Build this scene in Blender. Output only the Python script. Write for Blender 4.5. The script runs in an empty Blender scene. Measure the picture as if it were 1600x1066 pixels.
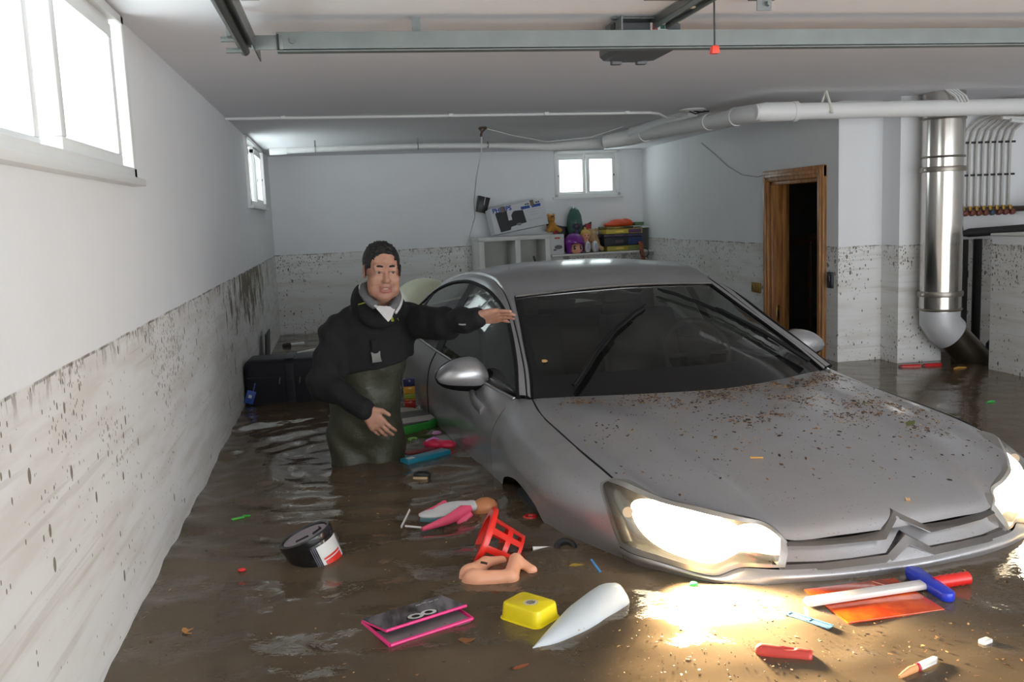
import bpy, bmesh, math, random
import numpy as np
from mathutils import Vector, Matrix, Euler
# ---------------------------------------------------------------- scene, camera, light
sc = bpy.context.scene
COL = sc.collection
PI = math.pi
random.seed(7)
# metres; z = 0 is the flood water surface, the garage floor lies FLOOR below it
FLOOR = -0.603
CAM = Vector((0.0, 0.0, 1.12))
cam_d = bpy.data.cameras.new('camera')
cam = bpy.data.objects.new('camera', cam_d)
COL.objects.link(cam)
_r = Vector((0.9823960, -0.1823411, -0.0406171))
_d = Vector((-0.0640739, -0.1246552, -0.9901291))
_f = Vector((0.1754781, 0.9753014, -0.1341440))
_m = Matrix((( _r.x, -_d.x, -_f.x), (_r.y, -_d.y, -_f.y), (_r.z, -_d.z, -_f.z)))
cam.matrix_world = Matrix.Translation(CAM) @ _m.to_4x4()
cam_d.sensor_width = 36.0
cam_d.lens = 36.0 * 1450.0 / 1600.0
cam_d.clip_start = 0.02
sc.camera = cam
sc.view_settings.view_transform = 'Standard'
sc.view_settings.look = 'None'
sc.view_settings.exposure = 1.32
sc.view_settings.gamma = 1.0
sc.view_settings.use_curve_mapping = False
sc.cycles.use_denoising = True
sc.cycles.max_bounces = 10
sc.cycles.diffuse_bounces = 5
sc.cycles.glossy_bounces = 5
sc.cycles.transparent_max_bounces = 12
sc.cycles.sample_clamp_indirect = 6.0
sc.cycles.caustics_refractive = False
# overcast daylight all round, entering by the open garage door behind the camera and by the windows
w = bpy.data.worlds.new('overcast_sky')
sc.world = w
w.use_nodes = True
_wt = w.node_tree; _bg = _wt.nodes['Background']; _bg.inputs[0].default_value = (0.91, 0.96, 1.0, 1)
_tc = _wt.nodes.new('ShaderNodeTexCoord'); _sx = _wt.nodes.new('ShaderNodeSeparateXYZ'); _mr = _wt.nodes.new('ShaderNodeMapRange')
_mr.inputs[1].default_value = -0.12; _mr.inputs[2].default_value = 0.12; _mr.inputs[3].default_value = 2.9; _mr.inputs[4].default_value = 2.0   # extra glow added below the horizon to brighten the ceiling, grey sky above
_wt.links.new(_tc.outputs['Generated'], _sx.inputs[0]); _wt.links.new(_sx.outputs[2], _mr.inputs[0]); _wt.links.new(_mr.outputs[0], _bg.inputs[1])
def portal(loc, rot, sx, sy):
    l = bpy.data.lights.new('daylight_portal', 'AREA')
    l.shape = 'RECTANGLE'; l.size = sx; l.size_y = sy
    l.cycles.is_portal = True
    o = bpy.data.objects.new('daylight_portal', l); COL.objects.link(o)
    o.location = loc; o.rotation_euler = rot
    return o
Y_FRONT = -0.7
portal((3.25, Y_FRONT, 0.80), (PI/2, 0, 0), 4.9, 1.60)          # faces +y
portal((-0.72, 2.25, 1.535), (0, -PI/2, 0), 0.5, 1.9)         # faces +x
portal((-0.72, 8.0, 1.535), (0, -PI/2, 0), 0.5, 1.5)
portal((2.74, 10.24, 1.54), (-PI/2, 0, 0), 0.8, 0.5)          # faces -y

# ---------------------------------------------------------------- helpers
def srgb(r, g, b):
    def f(c):
        c /= 255.0
        return c/12.92 if c <= 0.04045 else ((c+0.055)/1.055)**2.4
    return (f(r), f(g), f(b), 1.0)

class NT:
    """small wrapper to write node trees briefly"""
    def __init__(s, name):
        s.mat = bpy.data.materials.new(name); s.mat.use_nodes = True
        s.t = s.mat.node_tree; s.t.nodes.clear()
        s.out = s.t.nodes.new('ShaderNodeOutputMaterial')
    def n(s, typ, ins=None, **props):
        nd = s.t.nodes.new(typ)
        for k, v in props.items(): setattr(nd, k, v)
        for k, v in (ins or {}).items():
            sock = nd.inputs[k]
            if isinstance(v, bpy.types.NodeSocket): s.t.links.new(v, sock)
            else: sock.default_value = v
        return nd
    def math(s, op, a, b=0.0, c=0.0, clamp=False):
        nd = s.n('ShaderNodeMath', {0: a, 1: b, 2: c}, operation=op, use_clamp=clamp)
        return nd.outputs[0]
    def mix(s, fac, a, b):
        nd = s.n('ShaderNodeMix', data_type='RGBA')
        for sock, v in ((nd.inputs[0], fac), (nd.inputs[6], a), (nd.inputs[7], b)):
            if isinstance(v, bpy.types.NodeSocket): s.t.links.new(v, sock)
            else: sock.default_value = v
        return nd.outputs[2]
    def ramp(s, v, lo, hi):
        nd = s.n('ShaderNodeMapRange', {0: v, 1: lo, 2: hi, 3: 0.0, 4: 1.0}, interpolation_type='SMOOTHSTEP')
        return nd.outputs[0]
    def pos(s, scale=(1, 1, 1), obj=False):
        if obj: v = s.n('ShaderNodeTexCoord').outputs['Object']
        else: v = s.n('ShaderNodeNewGeometry').outputs['Position']
        return s.n('ShaderNodeMapping', {0: v, 3: scale}).outputs[0]
    def noise(s, vec, scale, detail=3.0, rough=0.55):
        return s.n('ShaderNodeTexNoise', {'Vector': vec, 'Scale': scale, 'Detail': detail, 'Roughness': rough}).outputs[0]
    def bsdf(s, **k):
        return s.n('ShaderNodeBsdfPrincipled', k)
    def bump(s, h, strength=0.3, dist=0.01):
        return s.n('ShaderNodeBump', {'Height': h, 'Strength': strength, 'Distance': dist}).outputs[0]
    def finish(s, shader):
        s.t.links.new(shader, s.out.inputs[0]); return s.mat

_mats = {}
def mat(name, col, rough=0.5, metal=0.0, var=0.08, scale=12.0, bump=0.0, bscale=60.0, coat=0.0, spec=0.5, trans=0.0):
    """principled material with procedural tone variation and optional bump"""
    if name in _mats: return _mats[name]
    t = NT(name)
    p = t.pos(obj=True)
    nz = t.noise(p, scale)
    lo = tuple(c*(1-var) for c in col[:3])+(1,); hi = tuple(min(1, c*(1+var)) for c in col[:3])+(1,)
    c = t.mix(nz, lo, hi)
    b = t.bsdf(**{'Base Color': c, 'Roughness': rough, 'Metallic': metal, 'Coat Weight': coat, 'Specular IOR Level': spec, 'Transmission Weight': trans})
    if bump: t.t.links.new(t.bump(t.noise(p, bscale), bump, 0.01), b.inputs['Normal'])
    _mats[name] = t.finish(b.outputs[0]); return _mats[name]

class B:
    """collects shapes into one mesh"""
    def __init__(s): s.bm = bmesh.new()
    def _f(s, vs, m):
        try:
            f = s.bm.faces.new(vs); f.material_index = m; f.smooth = True; return f
        except ValueError: return None
    def box(s, c, size, rot=None, bevel=0.0, m=0, seg=2):
        t = bmesh.new(); bmesh.ops.create_cube(t, size=1.0)
        bmesh.ops.scale(t, vec=Vector(size), verts=t.verts)
        if bevel: bmesh.ops.bevel(t, geom=list(t.edges), offset=bevel, segments=seg, affect='EDGES', profile=0.5)
        M = Matrix.Translation(Vector(c))
        if rot is not None: M = M @ (rot.to_4x4() if isinstance(rot, Matrix) else Euler(rot).to_matrix().to_4x4())
        bmesh.ops.transform(t, matrix=M, verts=t.verts)
        s.merge(t, m); return s
    def merge(s, t, m=0):
        mp = {}
        for v in t.verts: mp[v] = s.bm.verts.new(v.co)
        for f in t.faces: s._f([mp[v] for v in f.verts], m)
        t.free()
    def ring(s, c, u, v, r, n, a0=0.0):
        return [s.bm.verts.new(c + u*(r*math.cos(a0+2*PI*i/n)) + v*(r*math.sin(a0+2*PI*i/n))) for i in range(n)]
    def tube(s, pts, r, n=10, m=0, caps=True, closed=False, flat=1.0, up=None):
        pts = [Vector(p) for p in pts]; k = len(pts)
        rs = r if isinstance(r, (list, tuple)) else [r]*k
        rings = []; prev = None
        for i, p in enumerate(pts):
            a = pts[(i-1) % k] if (closed or i) else p
            b = pts[(i+1) % k] if (closed or i < k-1) else p
            d = (b-a).normalized() if (b-a).length > 1e-9 else Vector((0, 0, 1))
            if prev is None:
                ref = Vector(up) if up else (Vector((0, 0, 1)) if abs(d.z) < 0.9 else Vector((1, 0, 0)))
            else: ref = prev
            u = (ref - d*ref.dot(d)).normalized(); v = d.cross(u); prev = u
            rings.append([s.bm.verts.new(p + u*(rs[i]*math.cos(2*PI*j/n)) + v*(rs[i]*flat*math.sin(2*PI*j/n))) for j in range(n)])
        for i in range(k if closed else k-1):
            A, Bq = rings[i], rings[(i+1) % k]
            for j in range(n): s._f([A[j], A[(j+1) % n], Bq[(j+1) % n], Bq[j]], m)
        if caps and not closed:
            s._f(list(reversed(rings[0])), m); s._f(rings[-1], m)
        return s
    def cyl(s, p0, p1, r0, r1=None, n=24, m=0, caps=True):
        return s.tube([p0, p1], [r0, r0 if r1 is None else r1], n, m, caps)
    def lathe(s, prof, n=24, M=None, m=0, caps=True):
        M = M or Matrix.Identity(4); rings = []
        for r, z in prof:
            rings.append([s.bm.verts.new(M @ Vector((max(r, 1e-5)*math.cos(2*PI*i/n), max(r, 1e-5)*math.sin(2*PI*i/n), z))) for i in range(n)])
        for a, b in zip(rings, rings[1:]):
            for j in range(n): s._f([a[j], a[(j+1) % n], b[(j+1) % n], b[j]], m)
        if caps:
            s._f(list(reversed(rings[0])), m); s._f(rings[-1], m)
        return s
    def prism(s, outline, z0, z1, M=None, m=0, bevel=0.0):
        t = bmesh.new(); M = M or Matrix.Identity(4)
        lo = [t.verts.new((x, y, z0)) for x, y in outline]; hi = [t.verts.new((x, y, z1)) for x, y in outline]
        n = len(outline)
        t.faces.new(list(reversed(lo))); t.faces.new(hi)
        for i in range(n): t.faces.new([lo[i], lo[(i+1) % n], hi[(i+1) % n], hi[i]])
        if bevel:
            es = [e for e in t.edges if all(abs(v.co.z-z1) < 1e-7 for v in e.verts) or all(abs(v.co.z-z0) < 1e-7 for v in e.verts)]
            bmesh.ops.bevel(t, geom=es, offset=bevel, segments=2, affect='EDGES', profile=0.5)
        bmesh.ops.recalc_face_normals(t, faces=t.faces)
        bmesh.ops.transform(t, matrix=M, verts=t.verts); s.merge(t, m); return s
    def ell(s, c, r, rot=None, n=20, m=0):
        t = bmesh.new(); bmesh.ops.create_uvsphere(t, u_segments=n, v_segments=max(6, n//2+2), radius=1.0)
        R = (rot.to_4x4() if isinstance(rot, Matrix) else Euler(rot).to_matrix().to_4x4()) if rot is not None else Matrix.Identity(4)
        rr = (r, r, r) if isinstance(r, (int, float)) else r
        bmesh.ops.transform(t, matrix=Matrix.Translation(Vector(c)) @ R @ Matrix.Diagonal((*rr, 1)), verts=t.verts)
        s.merge(t, m); return s
    def torus(s, c, R, r, M=None, n=32, k=10, m=0, a0=0.0, a1=2*PI):
        M = M or Matrix.Identity(4); full = abs(a1-a0-2*PI) < 1e-6
        cnt = n if full else n+1
        pts = [M @ Vector((R*math.cos(a0+(a1-a0)*i/n), R*math.sin(a0+(a1-a0)*i/n), 0)) + Vector(c) for i in range(cnt)]
        return s.tube(pts, r, k, m, closed=full)
    def poly(s, pts, m=0):
        s._f([s.bm.verts.new(Vector(p)) for p in pts], m); return s
    def grid(s, P, m=0, mfun=None):
        """P: rows of points -> quads; mfun(i, j) may give the material index"""
        V = [[s.bm.verts.new(Vector(p)) for p in row] for row in P]
        for i in range(len(V)-1):
            for j in range(len(V[0])-1):
                s._f([V[i][j], V[i][j+1], V[i+1][j+1], V[i+1][j]], mfun(i, j) if mfun else m)
        return s
    def build(s, name, mats, parent=None, angle=35, weld=0.0, recalc=True, origin=None):
        if weld: bmesh.ops.remove_doubles(s.bm, verts=s.bm.verts, dist=weld)
        if recalc: bmesh.ops.recalc_face_normals(s.bm, faces=s.bm.faces)
        if origin is not None: bmesh.ops.translate(s.bm, vec=-Vector(origin), verts=s.bm.verts)
        me = bpy.data.meshes.new(name); s.bm.to_mesh(me); s.bm.free()
        me.set_sharp_from_angle(angle=math.radians(angle))
        for mm in (mats if isinstance(mats, (list, tuple)) else [mats]): me.materials.append(mm)
        o = bpy.data.objects.new(name, me); COL.objects.link(o)
        if parent: o.parent = parent
        if origin is not None: o.location = origin
        return o

def tag(o, label=None, cat=None, group=None, kind=None):
    if label: o['label'] = label
    if cat: o['category'] = cat
    if group: o['group'] = group
    if kind: o['kind'] = kind
    return o
def thing(name, label, cat, loc=(0, 0, 0), rot=(0, 0, 0), group=None):
    o = bpy.data.objects.new(name, None); COL.objects.link(o)
    o.empty_display_size = 0.05; o.location = loc; o.rotation_euler = rot
    return tag(o, label, cat, group)
def struct(name, loc=(0, 0, 0)):
    o = bpy.data.objects.new(name, None); COL.objects.link(o); o.location = loc; o['kind'] = 'structure'; return o
def text(name, body, size, M, m, parent=None, depth=0.0004, bold=0.0):
    c = bpy.data.curves.new(name, 'FONT'); c.body = body; c.size = size; c.extrude = depth; c.offset = bold
    c.align_x = 'CENTER'; c.align_y = 'CENTER'; c.resolution_u = 3; c.materials.append(m)
    o = bpy.data.objects.new(name, c); COL.objects.link(o)
    if parent: o.parent = parent
    o.matrix_local = M
    bpy.context.view_layer.update()
    me = bpy.data.meshes.new_from_object(o.evaluated_get(bpy.context.evaluated_depsgraph_get()))
    q = bpy.data.objects.new(name, me); COL.objects.link(q); q.parent = parent; q.matrix_local = M
    bpy.data.objects.remove(o); q.name = name; return q
def frame(o, x, y, z=None):
    """matrix with origin o, x along x, y near y"""
    x = Vector(x).normalized(); y = Vector(y); y = (y - x*y.dot(x)).normalized(); z = x.cross(y)
    return Matrix(((x.x, y.x, z.x, o[0]), (x.y, y.y, z.y, o[1]), (x.z, y.z, z.z, o[2]), (0, 0, 0, 1)))
def cr(pts, n):
    """Catmull-Rom through pts, n samples, uniform in index"""
    P = [np.array(p, float) for p in pts]; k = len(P); out = []
    for i in range(n):
        u = i/(n-1)*(k-1); j = min(int(u), k-2); f = u-j
        p1, p2 = P[j], P[j+1]
        p0 = P[j-1] if j > 0 else 2*p1-p2
        p3 = P[j+2] if j+2 < k else 2*p2-p1
        out.append(0.5*((2*p1)+(-p0+p2)*f+(2*p0-5*p1+4*p2-p3)*f*f+(-p0+3*p1-3*p2+p3)*f**3))
    return out
def arclen(pts, n, m=200):
    """Catmull-Rom resampled evenly along its length"""
    q = np.array(cr(pts, m)); d = np.r_[0, np.cumsum(np.linalg.norm(np.diff(q, axis=0), axis=1))]
    t = np.linspace(0, d[-1], n)
    return [np.array([np.interp(x, d, q[:, a]) for a in range(q.shape[1])]) for x in t]
def loft(curves, nu, nv):
    rows = [cr(c, nu) for c in curves]
    return [list(r) for r in zip(*[cr([row[i] for row in rows], nv) for i in range(nu)])]   # nv rows of nu points
def coons(bot, top, left, right, nu, nv, bulge=None):
    """bot/top run left->right, left/right run bottom->top"""
    b, t, l, r = np.array(bot), np.array(top), np.array(left), np.array(right); P = []
    for j in range(nv):
        v = j/(nv-1); row = []
        for i in range(nu):
            u = i/(nu-1)
            p = (1-v)*b[i]+v*t[i]+(1-u)*l[j]+u*r[j]-((1-u)*(1-v)*b[0]+u*(1-v)*b[-1]+(1-u)*v*t[0]+u*v*t[-1])
            if bulge is not None: p = p+np.array(bulge)*(16*u*(1-u)*v*(1-v))
            row.append(p)
        P.append(row)
    return P

class SDF:
    """implicit solid sampled on a grid and meshed by surface nets"""
    def __init__(s, lo, hi, h):
        s.lo = np.array(lo, float); s.h = h
        s.n = np.ceil((np.array(hi)-s.lo)/h).astype(int)+1
        s.d = np.full(s.n, 1.0, np.float32)
        s.ax = [s.lo[i]+h*np.arange(s.n[i]) for i in range(3)]
    def _sub(s, lo, hi):
        a = np.clip(np.floor((np.array(lo)-s.lo)/s.h).astype(int), 0, s.n); b = np.clip(np.ceil((np.array(hi)-s.lo)/s.h).astype(int)+1, 0, s.n)
        sl = tuple(slice(i, j) for i, j in zip(a, b))
        X, Y, Z = np.meshgrid(*[s.ax[i][sl[i]] for i in range(3)], indexing='ij', sparse=True)
        return sl, X, Y, Z
    def _put(s, sl, v, k, cut):
        d = s.d[sl]
        if d.size == 0: return
        if cut:
            a, b = d, -v
            if k: h = np.clip(0.5-0.5*(b-a)/k*-1, 0, 1) if False else np.clip(0.5+0.5*(b-a)/k, 0, 1); r = a*(1-h)+b*h+k*h*(1-h)
            else: r = np.maximum(a, b)
        elif k:
            h = np.clip(0.5+0.5*(d-v)/k, 0, 1); r = d*(1-h)+v*h-k*h*(1-h)
        else: r = np.minimum(d, v)
        s.d[sl] = r
    def cap(s, p, q, r0, r1=None, k=0.0, cut=False):
        p, q = np.array(p, float), np.array(q, float); r1 = r0 if r1 is None else r1; m = max(r0, r1)+2*k+3*s.h
        sl, X, Y, Z = s._sub(np.minimum(p, q)-m, np.maximum(p, q)+m)
        d = q-p; L = max(d@d, 1e-9)
        t = np.clip(((X-p[0])*d[0]+(Y-p[1])*d[1]+(Z-p[2])*d[2])/L, 0, 1)
        v = np.sqrt((X-p[0]-t*d[0])**2+(Y-p[1]-t*d[1])**2+(Z-p[2]-t*d[2])**2)-(r0+(r1-r0)*t)
        s._put(sl, v.astype(np.float32), k, cut); return s
    def ell(s, c, r, R=None, k=0.0, cut=False):
        c = np.array(c, float); r = np.array([r]*3 if np.isscalar(r) else r, float); R = np.eye(3) if R is None else np.array(R)
        m = np.abs(R) @ r+2*k+3*s.h if R is not None else r
        sl, X, Y, Z = s._sub(c-m, c+m)
        x, y, z = X-c[0], Y-c[1], Z-c[2]
        q = [(R[0, i]*x+R[1, i]*y+R[2, i]*z) for i in range(3)]       # columns of R are the axes
        k0 = np.sqrt(sum((q[i]/r[i])**2 for i in range(3))); k1 = np.sqrt(sum((q[i]/r[i]**2)**2 for i in range(3)))
        v = k0*(k0-1)/np.maximum(k1, 1e-6)
        s._put(sl, v.astype(np.float32), k, cut); return s
    def box(s, c, e, R=None, rr=0.0, k=0.0, cut=False):
        c = np.array(c, float); e = np.array(e, float); R = np.eye(3) if R is None else np.array(R)
        m = np.abs(R) @ e+2*k+3*s.h
        sl, X, Y, Z = s._sub(c-m, c+m)
        x, y, z = X-c[0], Y-c[1], Z-c[2]
        q = [np.abs(R[0, i]*x+R[1, i]*y+R[2, i]*z)-(e[i]-rr) for i in range(3)]
        v = np.sqrt(sum(np.maximum(a, 0)**2 for a in q))+np.minimum(np.maximum(np.maximum(q[0], q[1]), q[2]), 0)-rr
        s._put(sl, v.astype(np.float32), k, cut); return s
    def warp(s, fun):
        X, Y, Z = np.meshgrid(*s.ax, indexing='ij', sparse=True)
        near = np.abs(s.d) < 0.08
        s.d = np.where(near, s.d+fun(X, Y, Z).astype(np.float32), s.d)
        return s
    def mesh(s):
        d = s.d; h = s.h; I = d < 0
        n = np.array(d.shape)-1
        cnt = np.zeros(n, np.float32); acc = np.zeros((*n, 3), np.float32)
        def sl(o): return tuple(slice(o[i], o[i]+n[i]) for i in range(3))
        for ax in range(3):
            o2 = [a for a in range(3) if a != ax]
            for u in (0, 1):
                for v in (0, 1):
                    a = [0, 0, 0]; a[o2[0]] = u; a[o2[1]] = v; b = list(a); b[ax] = 1
                    da, db = d[sl(a)], d[sl(b)]
                    x = (da < 0) != (db < 0)
                    t = np.where(x, da/np.where(x, da-db, 1), 0)
                    cnt += x
                    for i in range(3):
                        acc[..., i] += np.where(x, (t if i == ax else a[i]), 0)
        act = cnt > 0
        idx = -np.ones(n, np.int64); idx[act] = np.arange(act.sum())
        ijk = np.argwhere(act)
        V = s.lo+h*(ijk+acc[act]/cnt[act][:, None])
        F = []
        for ax in range(3):
            o2 = [a for a in range(3) if a != ax]
            lo = [slice(None)]*3; hi = [slice(None)]*3; lo[ax] = slice(0, -1); hi[ax] = slice(1, None)
            x = I[tuple(lo)] != I[tuple(hi)]
            e = np.argwhere(x)
            ok = (e[:, o2[0]] > 0) & (e[:, o2[1]] > 0) & (e[:, o2[0]] < n[o2[0]]) & (e[:, o2[1]] < n[o2[1]])
            e = e[ok]; q = []
            for du, dv in ((-1, -1), (0, -1), (0, 0), (-1, 0)):
                c = e.copy(); c[:, o2[0]] += du; c[:, o2[1]] += dv
                q.append(idx[c[:, 0], c[:, 1], c[:, 2]])
            q = np.stack(q, 1)
            flip = I[e[:, 0], e[:, 1], e[:, 2]]
            if ax == 1: flip = ~flip
            q[~flip] = q[~flip][:, ::-1]
            F.append(q)
        F = np.concatenate(F); F = F[(F >= 0).all(1)]
        return V, F
    def build(s, name, mats, parent=None, origin=(0, 0, 0), mfun=None, smooth=0):
        V, F = s.mesh()
        me = bpy.data.meshes.new(name)
        me.from_pydata((V-np.array(origin)).tolist(), [], F.tolist())
        mats = mats if isinstance(mats, (list, tuple)) else [mats]
        for mm in mats: me.materials.append(mm)
        me.polygons.foreach_set('use_smooth', [True]*len(me.polygons))
        if mfun is not None:
            C = V[F].mean(1); me.polygons.foreach_set('material_index', mfun(C).astype(int).tolist())
        if smooth:
            bm = bmesh.new(); bm.from_mesh(me)
            for _ in range(smooth): bmesh.ops.smooth_vert(bm, verts=bm.verts, factor=0.5, use_axis_x=True, use_axis_y=True, use_axis_z=True)
            bm.to_mesh(me); bm.free()
        me.update()
        o = bpy.data.objects.new(name, me); COL.objects.link(o)
        if parent: o.parent = parent
        return o
# ---------------------------------------------------------------- plaster with the flood's tide line
def dirty_wall(name, heavy_y=None, tint=(0.85, 0.86, 0.875)):
    t = NT(name)
    P = t.n('ShaderNodeNewGeometry').outputs['Position']
    sep = t.n('ShaderNodeSeparateXYZ', {0: P}); x, y, z = sep.outputs
    vert = t.n('ShaderNodeMapping', {0: P, 3: (1, 1, 0.35)}).outputs[0]
    flat = t.n('ShaderNodeMapping', {0: P, 3: (1.2, 1.2, 9)}).outputs[0]
    wob = t.math('MULTIPLY', t.math('SUBTRACT', t.noise(P, 1.6), 0.5), 0.012)
    line = t.math('ADD', wob, 0.812)
    dz = t.math('SUBTRACT', line, z)                        # >0 below the line
    below = t.ramp(dz, -0.004, 0.006)
    # clean plaster
    clean = t.mix(t.noise(P, 3.0), tuple(c*0.96 for c in tint)+(1,), tuple(min(1, c*1.03) for c in tint)+(1,))
    # silted plaster: a little greyer and yellower in cloudy patches, thin horizontal tide marks
    silt = t.mix(t.ramp(t.noise(flat, 1.6, 4), 0.40, 0.68), (0.81, 0.81, 0.80, 1), (0.72, 0.70, 0.665, 1))
    base = t.mix(below, clean, silt)
    tide = t.math('MULTIPLY', t.ramp(t.noise(t.n('ShaderNodeMapping', {0: P, 3: (0.5, 0.5, 16)}).outputs[0], 2.2, 2), 0.60, 0.70), below)
    base = t.mix(t.math('MULTIPLY', tide, 0.20), base, (0.34, 0.29, 0.22, 1))
    # specks of leaf and mud, two sizes, denser under the line
    clump = t.ramp(t.noise(P, 2.3, 4), 0.38, 0.66)
    near = t.math('ADD', t.math('MULTIPLY', t.ramp(dz, 0.55, 0.0), 0.75), 0.25)
    def specks(scale, thr, cl):
        v = t.n('ShaderNodeTexVoronoi', {'Vector': t.n('ShaderNodeMapping', {0: P, 3: (1, 1, 0.55)}).outputs[0], 'Scale': scale, 'Randomness': 1.0})
        sep2 = t.n('ShaderNodeSeparateColor', {0: v.outputs['Color']})
        pick = t.math('LESS_THAN', sep2.outputs[0], t.math('MULTIPLY', cl, t.math('MULTIPLY', near, 1.25)))
        size = t.math('MULTIPLY', sep2.outputs[1], thr)
        return t.math('MULTIPLY', t.math('MULTIPLY', t.math('LESS_THAN', v.outputs['Distance'], size), pick), below)
    s1 = specks(21, 0.22, clump); s2 = specks(48, 0.32, clump); s3 = specks(95, 0.42, clump)
    sp = t.math('MAXIMUM', s1, t.math('MAXIMUM', s2, s3))
    dark = t.mix(t.noise(P, 30), (0.055, 0.04, 0.028, 1), (0.22, 0.15, 0.085, 1))
    base = t.mix(t.math('MULTIPLY', sp, 0.85), base, dark)
    # the scum line itself, broken
    ln = t.math('MULTIPLY', t.ramp(t.math('ABSOLUTE', t.math('SUBTRACT', dz, 0.004)), 0.0055, 0.002), t.ramp(t.noise(P, 9, 6, .7), 0.42, 0.60))
    base = t.mix(t.math('MULTIPLY', ln, 0.8), base, (0.10, 0.075, 0.05, 1))
    band = t.math('MULTIPLY', t.math('MULTIPLY', t.ramp(dz, 0.075, 0.0), t.ramp(dz, 0.0, 0.006)), t.ramp(t.noise(vert, 22, 6, 0.75), 0.52, 0.60))
    base = t.mix(t.math('MULTIPLY', band, 0.6), base, (0.16, 0.115, 0.07, 1))
    if heavy_y:
        y0, sy = heavy_y                                    # thick matted silt hanging in streaks from the line
        m = t.ramp(t.math('ABSOLUTE', t.math('ADD', t.math('SUBTRACT', y, y0), t.math('MULTIPLY', t.math('SUBTRACT', t.noise(P, 1.7, 5), .5), 2.2))), sy, sy*0.1)
        st = t.noise(t.n('ShaderNodeMapping', {0: P, 3: (1, 9, 1.3)}).outputs[0], 3.0, 8, 0.72)
        fall = t.math('MULTIPLY', t.ramp(dz, 0.62, 0.03), t.ramp(dz, -0.004, 0.01))
        k = t.ramp(t.math('ADD', t.math('MULTIPLY_ADD', st, 0.6, t.math('MULTIPLY', t.noise(t.n('ShaderNodeMapping', {0: P, 3: (1, 2.2, 1)}).outputs[0], 5.0, 6, 0.7), 0.75)), t.math('MULTIPLY', t.math('MULTIPLY', m, fall), 0.20)), 0.775, 0.84)
        k = t.math('MULTIPLY', k, t.math('MULTIPLY', t.ramp(m, 0, 0.15), t.ramp(dz, -0.004, 0.01)))
        base = t.mix(t.math('MULTIPLY', k, 0.9), base, t.mix(t.noise(P, 25, 5), (0.05, 0.036, 0.02, 1), (0.17, 0.125, 0.05, 1)))
    b = t.bsdf(**{'Base Color': base, 'Roughness': 0.75})
    hgt = t.math('ADD', t.noise(P, 14, 4), t.math('MULTIPLY', sp, 0.6))
    t.t.links.new(t.bump(hgt, 0.12, 0.02), b.inputs['Normal'])
    return t.finish(b.outputs[0])

M_WALL = dirty_wall('silted_plaster')
M_WALL_L = dirty_wall('silted_plaster_matted', (6.9, 2.3))
M_CEIL = mat('ceiling_paint', (0.84, 0.835, 0.865, 1), 0.85, var=0.02, scale=1.2, bump=0.05, bscale=30)
M_PVC = mat('white_pvc', (0.78, 0.78, 0.77, 1), 0.42, var=0.04, scale=3)
M_WINF = mat('white_lacquered_frame', (0.80, 0.80, 0.79, 1), 0.4, var=0.03)
M_FLOOR = mat('concrete_floor', (0.16, 0.13, 0.10, 1), 0.8, var=0.2, scale=5)
M_BLACK = mat('black_plastic', (0.012, 0.012, 0.013, 1), 0.42)
M_DARK = mat('dark_rubber', (0.02, 0.02, 0.021, 1), 0.6)
M_GALV = mat('galvanised_steel', (0.19, 0.21, 0.205, 1), 0.5, 0.5, var=0.2, scale=9)
M_STEEL = mat('polished_flue_steel', (0.62, 0.59, 0.55, 1), 0.16, 1.0, var=0.08, scale=3)
M_WHITE = mat('white_board', (0.78, 0.78, 0.76, 1), 0.5, var=0.04)
t = NT('window_glass')
M_PANE = t.finish(t.n('ShaderNodeMixShader', {0: t.math('MULTIPLY_ADD', t.math('POWER', t.n('ShaderNodeLayerWeight', {0: 0.5}).outputs[1], 5.0), 0.9, 0.05), 1: t.n('ShaderNodeBsdfTransparent', {0: (0.93, 0.97, 0.95, 1)}).outputs[0], 2: t.n('ShaderNodeBsdfGlossy', {'Roughness': 0.02}).outputs[0]}).outputs[0])

def wall(name, p0, p1, z0, z1, out, holes=(), m=None, thick=0.14):
    """vertical wall from p0 to p1 (x, y), holes as (u0, u1, z0, z1); out = outward direction"""
    p0, p1, out = Vector((*p0, 0)), Vector((*p1, 0)), Vector((*out, 0)).normalized()
    L = (p1-p0).length; d = (p1-p0)/L
    us = sorted({0, L, *[h[0] for h in holes], *[h[1] for h in holes]})
    zs = sorted({z0, z1, *[h[2] for h in holes], *[h[3] for h in holes]})
    b = B(); P = lambda u, z, o=0: p0+d*u+Vector((0, 0, z))+out*o
    cells = {}
    for i in range(len(us)-1):
        for j in range(len(zs)-1):
            uc, zc = (us[i]+us[i+1])/2, (zs[j]+zs[j+1])/2
            cells[i, j] = not any(h[0] < uc < h[1] and h[2] < zc < h[3] for h in holes)
    for (i, j), ok in cells.items():
        u0, u1, a, c = us[i], us[i+1], zs[j], zs[j+1]
        if ok:
            for o in (0, thick): b.poly([P(u0, a, o), P(u1, a, o), P(u1, c, o), P(u0, c, o)])
        for di, dj, q in ((-1, 0, ((u0, a), (u0, c))), (1, 0, ((u1, a), (u1, c))), (0, -1, ((u0, a), (u1, a))), (0, 1, ((u0, c), (u1, c)))):
            if ok and not cells.get((i+di, j+dj), False):
                b.poly([P(*q[0], 0), P(*q[1], 0), P(*q[1], thick), P(*q[0], thick)])
    o = b.build(name, m or M_WALL, weld=1e-4); o['kind'] = 'structure'; return o

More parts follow.
